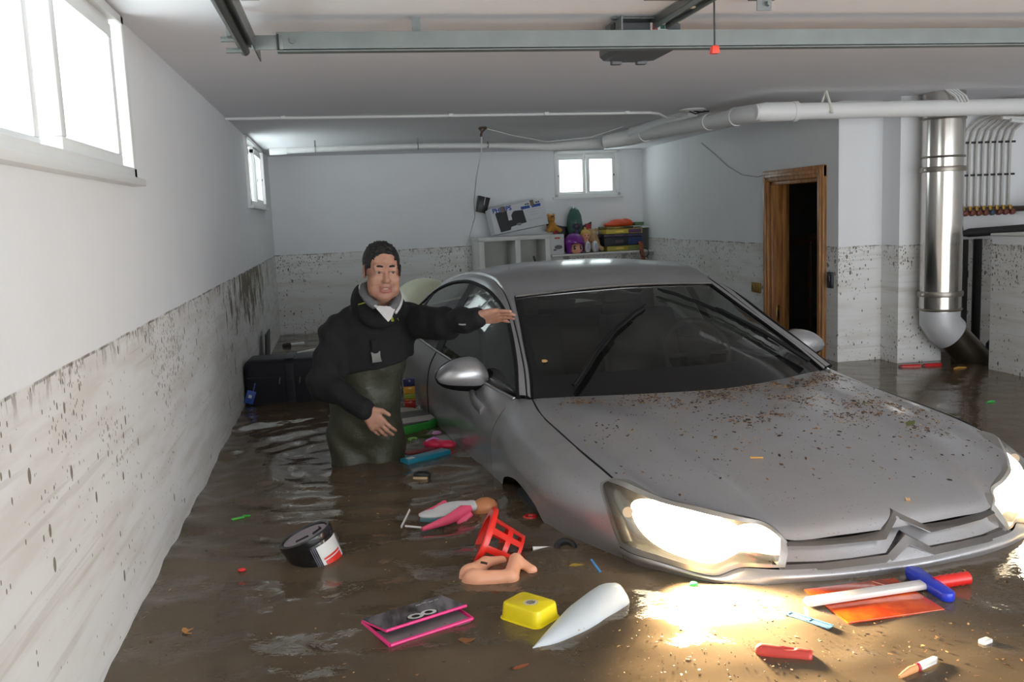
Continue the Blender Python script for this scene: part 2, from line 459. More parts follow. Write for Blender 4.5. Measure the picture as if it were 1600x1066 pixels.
XL, XR, ZC = -0.655, 3.398, 1.80
YB0, YB1 = 9.74, 10.18
bd = Vector((XR-XL, YB1-YB0, 0)); bL = bd.length; bd.normalize()
def back(u, z, off=0.0):
    """point on the back wall, u metres from its left corner, off metres in front of it"""
    return Vector((XL, YB0, z))+bd*u+Vector((bd.y, -bd.x, 0))*off
W1, W2 = (1.33, 3.235, 1.275, 1.795), (7.27, 8.83, 1.265, 1.795)
wall('wall_left', (XL, Y_FRONT), (XL, YB0), FLOOR, ZC, (-1, 0), [(W1[0]-Y_FRONT, W1[1]-Y_FRONT, W1[2], W1[3]), (W2[0]-Y_FRONT, W2[1]-Y_FRONT, W2[2], W2[3])], M_WALL_L)
W3 = (3.03, 3.80, 1.285, 1.795)
wall('wall_back', (XL, YB0), (XR, YB1), FLOOR, ZC, (-bd.y, bd.x), [W3])
DY0, DY1, DZ = 6.20, 6.985, 1.30
wall('wall_right', (XR, 5.96), (XR, YB1), FLOOR, ZC, (1, 0), [(DY0-5.96, DY1-5.96, FLOOR, DZ)])
b = B()
pier = [(XR, 5.953), (3.728, 5.953), (3.728, 5.746), (4.062, 5.746), (4.062, 6.05), (5.7, 6.05)]
for (x0, y0), (x1, y1) in zip(pier, pier[1:]): b.poly([(x0, y0, FLOOR), (x1, y1, FLOOR), (x1, y1, ZC), (x0, y0, ZC)])
o = b.build('wall_pier', M_WALL); o['kind'] = 'structure'
wall('wall_side', (5.7, Y_FRONT), (5.7, 6.05), FLOOR, ZC, (1, 0))
wall('wall_front', (XL, Y_FRONT), (5.7, Y_FRONT), FLOOR, ZC, (0, -1), [(1.35, 6.25, FLOOR, 1.60)])
b = B(); b.poly([(XL, Y_FRONT, ZC), (5.7, Y_FRONT, ZC), (5.7, 10.3, ZC), (XL, 10.3, ZC)]); b.poly([(XL, Y_FRONT, ZC+.15), (5.7, Y_FRONT, ZC+.15), (5.7, 10.3, ZC+.15), (XL, 10.3, ZC+.15)])
o = b.build('ceiling', M_CEIL, recalc=False); o['kind'] = 'structure'
b = B(); b.poly([(-0.8, Y_FRONT-.2, FLOOR), (5.8, Y_FRONT-.2, FLOOR), (5.8, 10.4, FLOOR), (-0.8, 10.4, FLOOR)])
o = b.build('floor', M_FLOOR); o['kind'] = 'structure'
# the unlit stairwell behind the doorway
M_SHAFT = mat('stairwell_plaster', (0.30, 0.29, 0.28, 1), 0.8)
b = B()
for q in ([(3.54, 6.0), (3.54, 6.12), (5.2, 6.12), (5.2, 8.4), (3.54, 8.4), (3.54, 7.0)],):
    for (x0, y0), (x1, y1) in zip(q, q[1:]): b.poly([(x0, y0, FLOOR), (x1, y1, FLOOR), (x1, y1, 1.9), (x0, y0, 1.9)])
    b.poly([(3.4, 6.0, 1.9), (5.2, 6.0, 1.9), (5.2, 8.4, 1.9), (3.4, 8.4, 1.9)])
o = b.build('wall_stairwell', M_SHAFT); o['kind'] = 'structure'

# ---------------------------------------------------------------- flood water
def water():
    xs = np.linspace(-0.75, 5.75, 261); ys = np.concatenate([np.linspace(-0.9, 1.5, 40)[:-1], np.linspace(1.5, 6.0, 230), np.linspace(6.0, 10.3, 110)[1:]])
    X, Y = np.meshgrid(xs, ys)
    rng = np.random.RandomState(3); Z = np.zeros_like(X)
    for lam, amp, cnt in ((0.75, 0.0013, 9), (0.34, 0.0011, 12), (0.16, 0.0006, 14)):
        for _ in range(cnt):
            a = rng.uniform(0, 2*PI); ph = rng.uniform(0, 2*PI); l = lam*rng.uniform(0.7, 1.35); k = 2*PI/l
            Z += amp*np.sin(k*(X*np.cos(a)+Y*np.sin(a))+ph)*rng.uniform(0.4, 1.0)
    # rings pushed out by the wading man, calm water on the far right
    r = np.hypot(X-0.05, Y-4.35)
    calm = 1/(1+np.exp((X-1.6)/0.35))
    rip = 0.0055*np.sin(2*PI*(r*2.6+0.10*np.sin(3*X+2*Y)))*np.exp(-((r-0.95)/0.75)**2)*(X < 0.9)
    rip += 0.0040*np.sin(2*PI*(r*5.3+0.2*np.sin(5*X-3*Y)))*np.exp(-((r-0.8)/0.8)**2)*(X < 0.9)
    Z = Z*(0.30+0.9*calm)+rip*np.clip((0.9-X)/0.5, 0, 1)
    b = B(); nx, ny = len(xs), len(ys)
    me = bpy.data.meshes.new('flood_water')
    V = np.stack([X, Y, Z], -1).reshape(-1, 3)
    i, j = np.meshgrid(np.arange(ny-1), np.arange(nx-1), indexing='ij'); q = (i*nx+j).ravel()
    me.from_pydata(V.tolist(), [], np.stack([q, q+1, q+nx+1, q+nx], 1).tolist())
    me.polygons.foreach_set('use_smooth', [True]*len(me.polygons))
    t = NT('muddy_water')
    P = t.pos()
    c = t.mix(t.ramp(t.noise(P, 1.3, 5), 0.3, 0.7), (0.115, 0.082, 0.050, 1), (0.165, 0.120, 0.078, 1))
    c = t.mix(t.math('MULTIPLY', t.ramp(t.noise(P, 60, 3), 0.60, 0.75), 0.35), c, (0.24, 0.17, 0.09, 1))
    nrm = t.bump(t.math('ADD', t.noise(P, 16, 3), t.math('MULTIPLY', t.noise(P, 55, 2), 0.35)), 0.10, 0.02)
    dif = t.n('ShaderNodeBsdfDiffuse', {'Color': c})
    body = t.n('ShaderNodeMixShader', {0: 0.24, 1: dif.outputs[0], 2: t.n('ShaderNodeBsdfTransparent', {0: (0.55, 0.42, 0.28, 1)}).outputs[0]})
    fr = t.n('ShaderNodeFresnel', {0: 1.33, 1: nrm})
    gl = t.n('ShaderNodeBsdfGlossy', {'Color': (1, 1, 1, 1), 'Roughness': 0.035, 'Normal': nrm})
    me.materials.append(t.finish(t.n('ShaderNodeMixShader', {0: fr.outputs[0], 1: body.outputs[0], 2: gl.outputs[0]}).outputs[0]))
    o = bpy.data.objects.new('flood_water', me); COL.objects.link(o); o['kind'] = 'structure'
water()

# ---------------------------------------------------------------- windows (two sliding sashes each)
def window(name, O, u, inward, u0, u1, z0, z1, glass, sill=0.02, latch=True):
    """O: point at u=0,z=0 on the wall face; frame boxes are laid along u; glass = panes (u0, u1, z0, z1)"""
    root = struct(name, O)
    M = Matrix(((u[0], inward[0], 0, 0), (u[1], inward[1], 0, 0), (0, 0, 1, 0), (0, 0, 0, 1)))     # local: x=u, y=inward, z=up
    def bar(b, a, c, e, f, y0, y1):
        b.box(((a+c)/2, (y0+y1)/2, (e+f)/2), (c-a, abs(y1-y0), f-e), bevel=0.003)
    def put(b, nm, m):
        bmesh.ops.transform(b.bm, matrix=M, verts=b.bm.verts); return b.build(nm, m, root)
    b = B(); f = 0.045
    bar(b, u0, u1, z0, z0+f, -.09, .022); bar(b, u0, u1, z1-f*.6, z1, -.09, .022); bar(b, u0, u0+f*.8, z0, z1, -.09, .022); bar(b, u1-f*.8, u1, z0, z1, -.09, .022)
    bar(b, u0-.03, u1+.03, z0-.012, z0+.012, -.02, .022+sill)
    put(b, 'window_frame', M_WINF)
    for k, (a, c, e, g) in enumerate(glass):
        y = -.018 if k else -.055
        b = B(); s = 0.042
        bar(b, a-s, c+s, e-s*.8, e, y-.02, y+.02); bar(b, a-s, c+s, g, g+s, y-.02, y+.02); bar(b, a-s, a, e, g, y-.02, y+.02); bar(b, c, c+s, e, g, y-.02, y+.02)
        b.box(((a+c)/2, y, (g+z1)/2), (c-a+2*s, .03, z1-g-.02))
        if latch: b.box(((a-s*.45 if k == 0 else c+s*.45), y+.022, (e+g)/2), (.010, .008, .02), m=1)
        bmesh.ops.transform(b.bm, matrix=M, verts=b.bm.verts); sash = b.build('sash', [M_WINF, M_BLACK], root)
        b = B(); b.box(((a+c)/2, y, (e+g)/2), (c-a+.01, .005, g-e+.01))
        bmesh.ops.transform(b.bm, matrix=M, verts=b.bm.verts); b.build('pane', M_PANE, sash)
window('window_1', (XL, 0, 0), (0, 1), (1, 0), *W1, [(1.45, 2.40, 1.35, 1.715), (2.53, 3.10, 1.358, 1.712)], latch=False)
window('window_2', (XL, 0, 0), (0, 1), (1, 0), *W2, [(7.36, 8.02, 1.34, 1.71), (8.12, 8.72, 1.34, 1.71)])
window('window_3', (XL, YB0, 0), (bd.x, bd.y), (bd.y, -bd.x), *W3, [(3.105, 3.375, 1.352, 1.70), (3.445, 3.715, 1.352, 1.70)], 0.015)

# ---------------------------------------------------------------- wooden doorway
t = NT('varnished_pine'); P = t.pos((14, 14, 1.1), obj=True)
M_WOOD = t.finish(t.bsdf(**{'Base Color': t.mix(t.ramp(t.noise(P, 3.0, 5), 0.3, 0.7), (0.27, 0.105, 0.028, 1), (0.56, 0.27, 0.085, 1)), 'Roughness': 0.38}).outputs[0])
door = struct('door_1', (XR, (DY0+DY1)/2, FLOOR))
for nm, y in (('casing', DY0-.043), ('casing', DY1+.043)):
    b = B(); b.box((-.012, y-(DY0+DY1)/2, (DZ+.083-FLOOR)/2), (.03, .086, DZ+.083-FLOOR), bevel=.006); b.box((-.03, y-(DY0+DY1)/2, (DZ+.083-FLOOR)/2), (.012, .03, DZ+.04-FLOOR), bevel=.004); b.build(nm, M_WOOD, door)
b = B(); b.box((-.012, 0, DZ+.042-FLOOR), (.032, DY1-DY0+.172, .086), bevel=.006); b.box((-.03, 0, DZ+.042-FLOOR), (.012, DY1-DY0+.09, .03), bevel=.004); b.build('head_casing', M_WOOD, door)
for y in (DY0+.014, DY1-.014):
    b = B(); b.box((.07, y-(DY0+DY1)/2, (DZ-FLOOR)/2), (.15, .03, DZ-FLOOR), bevel=.003); b.box((.10, y-(DY0+DY1)/2+(.02 if y < 6.5 else -.02), (DZ-FLOOR)/2), (.03, .02, DZ-FLOOR), bevel=.003)
    j = b.build('jamb', M_WOOD, door)
    if y > 6.5:
        b = B(); b.box((.045, y-(DY0+DY1)/2-.018, .25-FLOOR), (.025, .006, .13), bevel=.002); b.box((.045, y-(DY0+DY1)/2-.022, .25-FLOOR), (.012, .004, .05), m=1); tag(b.build('strike_plate', [mat('brass', (0.55, 0.36, 0.12, 1), 0.3, 1.0), M_BLACK], j), 'brass strike plate')
b = B(); b.box((.07, 0, DZ-.014-FLOOR), (.15, DY1-DY0, .03), bevel=.003); b.build('head_jamb', M_WOOD, door)
st = thing('stair_railing', 'dim wooden stair railing inside the dark doorway', 'railing', (3.8, 7.0, FLOOR))
M_RAIL = mat('dark_wood', (0.16, 0.08, 0.035, 1), 0.5)
b = B(); b.tube([(0, .55, 1.35), (.75, -.35, 1.75)], .03, 8); b.build('handrail', M_RAIL, st)
for i in range(6):
    f = i/5; b = B(); x, y, z = .75*f, .55-.9*f, 1.33+.4*f
    b.lathe([(.014, 0), (.02, .15), (.012, .3), (.022, .45), (.012, .6), (.014, .75)], 8, Matrix.Translation((x, y, z-.76))); b.build('baluster', M_RAIL, st)

# ---------------------------------------------------------------- wall fittings
M_BRASS = mat('aged_brass', (0.42, 0.25, 0.05, 1), 0.42, 0.6)
sw = thing('light_switch', 'square brass-coloured light switch left of the doorway', 'switch', (XR, 7.245, 0.44))
b = B(); b.box((-.006, 0, 0), (.012, .165, .085), bevel=.004); b.build('plate', M_BRASS, sw)
for y in (-.04, .04):
    b = B(); b.box((-.014, y, 0), (.008, .06, .05), bevel=.003); b.build('rocker', mat('brass_rocker', (0.34, 0.20, 0.045, 1), 0.4, 0.5), sw)
so = thing('wall_switch', 'narrow dark grey switch unit right of the doorway', 'switch', (XR, 6.045, 0.575))
b = B(); b.box((-.008, 0, 0), (.016, .07, .115), bevel=.005); b.build('plate', mat('dark_grey_plastic', (0.03, 0.034, 0.04, 1), 0.4), so)
b = B(); b.box((-.02, 0, .01), (.012, .035, .055), bevel=.003); b.build('rocker', M_BLACK, so)
b = B(); b.tube([(XR-.006, y, z) for y, z in ((8.4, 1.72), (8.1, 1.60), (7.8, 1.47), (7.5, 1.38), (7.2, 1.35), (6.98, 1.37))], .004, 6)
tag(b.build('wall_wire', mat('grey_wire', (0.42, 0.40, 0.37, 1), 0.5), origin=(XR-.006, 7.6, 1.4)), 'thin grey wire sagging across the wall left of the doorway', 'wire')

# ---------------------------------------------------------------- garage door hardware
gr = thing('ceiling_crossbar', 'long galvanised steel crossbar hung across the room under the ceiling', 'beam', (1.5, 3.2, 1.707))
x0, x1 = -1.66, 2.4
b = B(); b.box(((x0+x1)/2, .0, .002), (x1-x0, .004, .056)); b.box(((x0+x1)/2, .02, -.027), (x1-x0, .045, .004)); b.box(((x0+x1)/2, .004, -.024), (x1-x0, .012, .005), m=0); b.box(((x0+x1)/2, .02, .031), (x1-x0, .045, .004)); b.build('channel', M_GALV, gr)
b = B(); b.box((x0-.03, .0, 0), (.10, .006, .046), bevel=.002); b.cyl((x0+.05, -.014, .004), (x0+.05, .0, .004), .009, n=8); b.cyl((x0+.05, -.02, .004), (x0+.05, -.012, .004), .005, n=8); b.box((x0+.005, -.006, 0), (.006, .01, .05), m=1); b.build('end_bracket', [M_GALV, M_BLACK], gr)
for x in (-1.2, 1.6):
    b = B(); b.box((x, .045, .058), (.03, .003, .056)); b.build('hanger', M_GALV, gr)
tr = thing('door_track', 'dark steel garage door track ending above the left wall', 'track', (-.25, 1.5, 1.71))
M_TRACK = mat('oily_steel', (0.20, 0.20, 0.19, 1), 0.35, 0.8, var=0.2)
b = B(); b.tube([(-.03, -2.6, .01), (-.03, 1.93, .01)], .016, 10); b.box((-.005, -.335, .025), (.05, 4.53, .004)); b.box((.02, -.335, .0), (.004, 4.53, .05)); b.build('rail', M_TRACK, tr)
b = B(); b.box((.05, -.55, .045), (.05, 3.6, .035)); b.build('upper_rail', M_TRACK, tr)
b = B(); b.box((-.05, 1.62, .045), (.012, .04, .09)); b.build('bracket', M_GALV, tr)
for y, z in ((1.66, 0), (1.80, -.01)):
    b = B(); b.cyl((-.08, y, z), (-.03, y, z), .0085, n=8); b.build('bolt', M_GALV, tr)

op = thing('garage_door_opener', 'dark grey motor unit of the garage door under the ceiling', 'door opener', (1.135, 3.27, 1.74))
M_OPN = mat('grey_plastic_housing', (0.085, 0.088, 0.095, 1), 0.45)
prof = [(-.115, .035), (-.10, .042), (.10, .042), (.115, .035), (.115, -.035), (.10, -.05), (.04, -.055), (-.04, -.055), (-.10, -.05), (-.115, -.035)]
b = B(); b.prism(prof, 0, .27, frame((0, 0, 0), (1, 0, 0), (0, 0, 1)) @ Matrix.Diagonal((1, 1, -1, 1)), bevel=.008)
b.box((-.05, .262, -.055), (.04, .03, .02), bevel=.004); b.box((.05, .262, -.055), (.04, .03, .02), bevel=.004); b.build('housing', M_OPN, op)
b = B(); b.box((.03, -.0015, .018), (.062, .003, .040)); lab = b.build('label', M_WHITE, op); tag(lab, 'small white sticker with a red and a green square')
b = B(); b.box((.016, -.0035, .024), (.02, .002, .024)); b.build('red_square', mat('sticker_red', (0.45, 0.05, 0.05, 1)), lab)
b = B(); b.box((.044, -.0035, .025), (.016, .002, .018)); b.box((.044, -.0035, .008), (.014, .002, .006)); b.build('green_square', mat('sticker_green', (0.04, 0.16, 0.13, 1)), lab)
for x in (-.12,):
    b = B(); b.box((x, .05, .02), (.004, .20, .07)); b.box((x-.003, .05, .03), (.004, .045, .03), m=1); b.box((x+.10, .0, .052), (.24, .03, .004)); b.build('mounting_strap', [M_GALV, M_BLACK], op)
b = B(); b.box((.035, -1.9, .042), (.055, 4.0, .022)); b.box((.013, -1.9, .03), (.006, 4.0, .03), m=1); b.box((.058, -1.9, .03), (.006, 4.0, .03), m=1); b.build('boom_rail', [M_TRACK, M_GALV], op)
for y, x in ((-.02, .03), (-.28, .06)):
    b = B(); b.box((x, y, .037), (.035, .025, .02), bevel=.004); b.build('clip', mat('cream_plastic', (0.75, 0.70, 0.55, 1), 0.5), op)
b = B(); b.box((-.02, -.30, .052), (.20, .03, .005)); b.build('ceiling_strap', M_GALV, op)
rc = thing('release_cord', 'black pull cord with a red handle hanging in front of the crossbar', 'cord', (1.052, 2.5, 1.54))
b = B(); b.tube([(0, 0, .015), (0, 0, .20)], .0028, 6); b.build('cord', M_BLACK, rc)
b = B(); b.lathe([(.015, 0), (.0155, .002), (.0125, .02), (.004, .023)], 4, Matrix.Rotation(PI/4, 4, 'Z')); tag(b.build('handle', mat('red_plastic', (0.80, 0.06, 0.03, 1), 0.35), rc), 'red plastic handle')
br = thing('ceiling_bracket', 'small galvanised bracket on the ceiling at the top edge, right of the cord', 'bracket', (1.40, 2.93, 1.77))
b = B(); b.box((0, 0, .012), (.09, .03, .004)); b.box((.0, -.01, -.008), (.05, .004, .036)); b.build('plate', M_GALV, br)
b = B(); b.cyl((.01, -.03, -.006), (.01, -.005, -.006), .008, n=6); b.build('bolt', M_GALV, br)

# ---------------------------------------------------------------- pipes under the ceiling
dr = thing('drain_pipe', 'thick white waste pipe with elbow running under the ceiling on the right', 'pipe', (2.60, 5.4, 1.68))
b = B(); b.tube([(-.03, 0, 0), (3.08, 0, .0)], .051, 24); b.tube([(-.02, 0, 0), (.17, 0, 0)], .058, 24); b.tube([(.17, 0, 0), (.20, 0, 0)], .062, 24); b.build('pipe', M_PVC, dr)
b = B(); b.tube([(-.06, .0, .0), (.0, -.002, 0)], [.05, .06], 24); b.cyl((-.075, 0, 0), (-.06, 0, 0), .048, n=24); tag(b.build('end_cap', M_PVC, dr), 'round white cleanout cap')
b = B(); b.tube([(-.02, .0, -.005), (-.05, .10, .0), (-.065, .25, .004)], [.053, .058, .056], 24); b.build('elbow', M_PVC, dr)
b = B(); b.tube([(-.055, .16, 0), (-.19, 1.9, .035)], .052, 24); b.tube([(-.065, .28, .005), (-.068, .31, .006)], .060, 24); b.tube([(-.095, .65, .012), (-.098, .69, .013)], .057, 24); b.build('pipe', M_PVC, dr)
b = B(); b.tube([(-.175, 1.75, .034), (-.20, 1.95, .034), (-.26, 2.06, .027), (-.38, 2.18, .012)], [.062, .066, .064, .055], 24); b.build('tee', M_PVC, dr)
b = B(); b.tube([(-.23, 1.92, .06), (-.12, 1.3, .09), (-.1, .95, .095)], [.045, .042, .04], 16); b.build('branch', M_PVC, dr)
b = B(); b.tube([(.40, -.06, -.02), (.40, -.03, .05), (.395, .0, .12)], .009, 6); b.tube([(.37, .03, .02), (.395, .0, .12)], .007, 6); b.tube([(.40, -.06, -.02), (.40, -.045, .03)], .011, 6); tag(b.build('hanger_rope', mat('cream_rope', (0.70, 0.68, 0.62, 1), 0.8), dr), 'knotted cream rope hanger')
b = B()
for i in range(4): b.tube([(1.27+.022*i, -.05, .03), (1.265+.024*i, -.02, .07), (1.25+.024*i, .05, .12)], .008, 6)
b.build('cable_bundle', M_PVC, dr)
wp = thing('waste_pipe', 'slim white pipe hung across the back of the ceiling', 'pipe', (.8, 8.0, 1.725))
b = B(); b.tube([(-1.30, .0, -.005), (-.9, 0, .002), (0, 0, .005), (.6, .05, -.005), (1.05, .05, -.028), (1.45, -.25, -.032)], [.023, .023, .024, .025, .036, .05], 14); b.build('pipe', M_PVC, wp)
b = B(); b.tube([(-1.32, 0, -.006), (-1.18, 0, -.003)], .029, 14); b.build('end_cap', M_PVC, wp)
for x in (-.95, -.1, .5):
    b = B(); b.torus((x, 0, .004), .026, .004, Matrix.Rotation(PI/2, 4, 'Y'), 16, 6); b.box((x, 0, .05), (.012, .012, .05)); b.build('clamp', M_GALV, wp)
cn = thing('ceiling_conduit', 'thin white conduit crossing the ceiling from wall to junction box', 'conduit', (.8, 6.2, 1.785))
b = B(); b.tube([(-1.45, -.09, 0), (-.3, -.01, 0), (.6, .04, 0), (1.37, .09, 0), (1.44, .12, -.005), (1.56, .28, -.02), (1.70, .40, -.005), (1.80, .42, .005)], .0095, 8); b.build('conduit', M_PVC, cn)
for x, y in ((-1.1, -.065), (-.03, .005), (.62, .04), (1.2, .08)):
    b = B(); b.box((x, y, .002), (.03, .035, .022), bevel=.004); b.build('clip', M_PVC, cn)
jb = thing('junction_box', 'open round junction box on the ceiling above the thick white pipe', 'junction box', (2.45, 6.22, 1.795))
b = B(); b.lathe([(.09, 0), (.09, -.008), (.075, -.016), (.05, -.016), (.05, -.004)], 20); b.build('cover', M_WHITE, jb)
b = B(); b.tube([(-.02, 0, -.015), (.03, .02, -.03), (.09, .0, -.012)], .005, 6); b.tube([(.0, -.02, -.015), (.06, -.01, -.022), (.14, .05, -.01)], .005, 6); b.build('wires', M_DARK, jb)
cr_ = thing('ceiling_rose', 'torn hole with loose wires in the ceiling above the hanging white cable', 'wiring', (1.13, 7.16, 1.797))
b = B(); b.lathe([(.03, 0), (.028, -.01), (.012, -.012)], 12); b.tube([(-.03, 0, -.004), (-.01, .0, -.03), (-.015, .01, -.07)], .009, 6); b.tube([(.03, 0, -.004), (.0, .0, -.03), (-.02, .0, -.06)], .007, 6); b.build('wire_stubs', mat('rusty_brown', (0.09, 0.05, 0.03, 1), 0.7), cr_)
b = B(); b.tube([(1.12, 7.16, 1.78), (1.125, 7.25, 1.62), (1.13, 7.6, 1.45), (1.20, 8.3, 1.26), (1.29, 8.9, 1.12), (1.27, 9.2, .93), (1.235, 9.3, .80), (1.245, 9.3, .62), (1.25, 9.35, .45), (1.23, 9.35, .0)], .0055, 6)
tag(b.build('hanging_cable', M_PVC, origin=(1.15, 8.2, 1.2)), 'thin white cable hanging from the ceiling hole down behind the car', 'cable')
b = B(); b.tube([(1.16, 7.17, 1.785), (1.4, 7.4, 1.75), (1.75, 7.7, 1.715), (2.1, 7.6, 1.735), (2.3, 7.35, 1.79)], .004, 6); tag(b.build('loose_wire', M_PVC, origin=(1.7, 7.5, 1.74)), 'thin wire looping from the ceiling hole towards the thick pipe', 'wire')

# ---------------------------------------------------------------- flue, manifold and boiler corner
fl = thing('flue_pipe', 'shiny stainless steel flue pipe against the white pier', 'flue', (3.94, 5.595, 0.0))
b = B(); b.tube([(0, 0, .37), (0, 0, 1.80)], .131, 40, caps=False); b.build('pipe', M_STEEL, fl)
for z, r, h in ((1.63, .135, .014), (1.385, .135, .014), (1.305, .140, .035), (.485, .140, .035), (.38, .136, .016)):
    b = B(); b.lathe([(.128, z-h/2), (r, z-h/2), (r+.004, z), (r, z+h/2), (.128, z+h/2)], 40, caps=False)
    if h > .03: b.box((-.145, -.02, z), (.03, .025, .02), bevel=.003)
    b.build('clamp_band', mat('dull_steel', (0.34, 0.31, 0.27, 1), 0.4, 0.9), fl)
b = B(); b.tube([(0, 0, .385), (.0, 0, .30), (.035, -.005, .245), (.085, -.01, .205)], [.128, .130, .124, .118], 32); tag(b.build('elbow', mat('dusty_steel', (0.66, 0.67, 0.69, 1), 0.45, 0.3), fl), 'pale dusty elbow at the foot')
b = B(); b.tube([(.05, -.005, .235), (.36, -.04, -.09)], .105, 32); b.tube([(.045, -.005, .242), (.06, -.006, .226)], .112, 32); b.build('branch', mat('muddy_steel', (0.13, 0.11, 0.085, 1), 0.28, 0.9), fl)
mf = thing('pipe_manifold', 'row of thin white heating pipes with valves on the alcove wall', 'manifold', (4.60, 6.03, 1.0))
M_THIN = mat('heating_tube', (0.52, 0.50, 0.47, 1), 0.5)
for i in range(8):
    x = -.20+.054*i
    b = B(); b.tube([(x, 0, .04), (x, 0, .50), (x+.02, -.01, .58), (x+.09, -.04, .65), (x+.22, -.10, .70), (x+.45, -.2, .73)], .010, 8); b.build('tube', M_THIN, mf)
    b = B(); b.cyl((x, -.02, .0), (x, -.02, .05), .014, n=10, m=0); b.lathe([(.02, 0), (.022, .01), (.018, .03), (.008, .034)], 10, Matrix.Translation((x, -.03, 0)) @ Matrix.Rotation(PI/2, 4, 'X'), m=1); b.build('valve', [M_BRASS, mat('valve_cap', ((0.20, 0.05, 0.03, 1), (0.05, 0.08, 0.10, 1))[i > 3], 0.4) if i not in (0, 4) else mat('valve_cap_%s' % ('red' if i == 0 else 'blue'), ((0.20, 0.05, 0.03, 1) if i == 0 else (0.05, 0.08, 0.12, 1)), 0.4)], mf)
for z in (.50, .27):
    b = B(); b.box((-.01, .0, z), (.46, .012, .014)); b.build('pipe_clip', M_DARK, mf)
b = B(); b.tube([(-.26, -.01, .02), (.30, -.01, .02)], .02, 12); b.build('header_pipe', mat('dark_copper', (0.10, 0.07, 0.055, 1), 0.4, 0.6), mf)
b = B(); b.tube([(4.5, 5.68, 1.62), (4.75, 5.66, 1.59), (5.2, 5.66, 1.60)], .014, 8); b.tube([(4.45, 5.70, 1.64), (4.8, 5.68, 1.62), (5.2, 5.68, 1.63)], .012, 8)
tag(b.build('cable_run', M_PVC, origin=(4.8, 5.67, 1.6)), 'pale cables drooping under the thick pipe at the right edge', 'cables')
bo = thing('boiler', 'white enamelled boiler cabinet standing in the water at the right edge', 'boiler', (4.43, 4.80, FLOOR))
t_ = dirty_wall('silted_enamel')
b = B(); b.box((0, 0, .735), (.64, 1.06, 1.47), bevel=.012); b.build('cabinet', t_, bo)
b = B(); b.box((0, 0, 1.477), (.65, 1.07, .014), bevel=.004); b.build('top_panel', M_WHITE, bo)
bp = thing('insulated_pipes', 'black insulated pipes between the flue and the boiler', 'pipes', (4.25, 5.86, 0))
b = B(); b.tube([(-.17, .0, .80), (-.12, -.02, .78), (-.03, -.05, .64), (-.02, -.05, -.55)], .036, 12); b.build('pipe', M_BLACK, bp)
b = B(); b.tube([(.10, .05, .82), (.10, .05, -.55)], .022, 10); b.tube([(.095, .05, .60), (.095, .05, .55)], .03, 10); b.build('pipe', M_DARK, bp)
b = B(); b.tube([(.20, .05, .82), (.20, .05, -.55)], .03, 10); b.build('pipe', M_DARK, bp)
b = B(); b.tube([(-.02, -.04, .865), (.06, -.04, .87), (.6, -.04, .88)], [.012, .03, .034], 12); b.build('cross_pipe', M_DARK, bp)
bv = thing('pump_motor', 'blue pump standing on the black pipe at the right edge', 'pump', (4.86, 5.8, 1.02))
b = B(); b.lathe([(.05, -.06), (.055, -.05), (.055, .03), (.045, .05), (.02, .055)], 16, Matrix.Rotation(PI/2, 4, 'X')); b.build('motor', mat('blue_enamel', (0.02, 0.05, 0.22, 1), 0.4), bv)
b = B(); b.tube([(.0, 0, .03), (.06, 0, .12), (.12, .0, .20)], .018, 8); b.build('lever', M_BLACK, bv)
bt = thing('blue_drum', 'dark blue plastic drum in the shade behind the flue elbow', 'drum', (4.52, 5.66, FLOOR))
b = B(); b.lathe([(.13, 0), (.15, .02), (.15, .5), (.14, .7), (.09, .76), (.04, .78)], 20); b.build('drum', mat('dark_blue_plastic', (0.01, 0.025, 0.07, 1), 0.45), bt)
b = B(); b.lathe([(.04, .77), (.045, .80), (.03, .815)], 14); b.build('cap', M_BLACK, bt)
# ---------------------------------------------------------------- silver saloon car
# car-local curves are written (t, s, h): t towards the car's own right (image left), s back from the nose, h up from the ground
car = thing('car', 'silver grey saloon car with headlights lit standing half sunk in the flood', 'car', (1.663, 2.488, FLOOR), (0, 0, 0.108))
t = NT('silver_car_paint'); P = t.pos(obj=True)
sepz = t.n('ShaderNodeSeparateXYZ', {0: P})
film = t.math('MULTIPLY', t.ramp(t.noise(P, 2.6, 5), 0.38, 0.70), 0.30)                  # drying silt film
c = t.mix(film, (0.455, 0.455, 0.475, 1), (0.35, 0.325, 0.29, 1))
c = t.mix(t.math('MULTIPLY', t.ramp(t.noise(P, 95, 3), 0.64, 0.74), 0.5), c, (0.12, 0.085, 0.055, 1))
drop = t.n('ShaderNodeTexVoronoi', {'Vector': P, 'Scale': 110.0, 'Randomness': 1.0})
dh = t.math('MULTIPLY', t.ramp(drop.outputs['Distance'], 0.30, 0.05), t.ramp(t.noise(P, 3.5, 3), 0.50, 0.66))
M_PAINT = t.finish(t.bsdf(**{'Base Color': c, 'Metallic': 0.62, 'Roughness': t.math('MULTIPLY_ADD', film, 0.5, 0.30), 'Coat Weight': 0.5, 'Coat Roughness': 0.12, 'Normal': t.bump(dh, 0.35, 0.004)}).outputs[0])
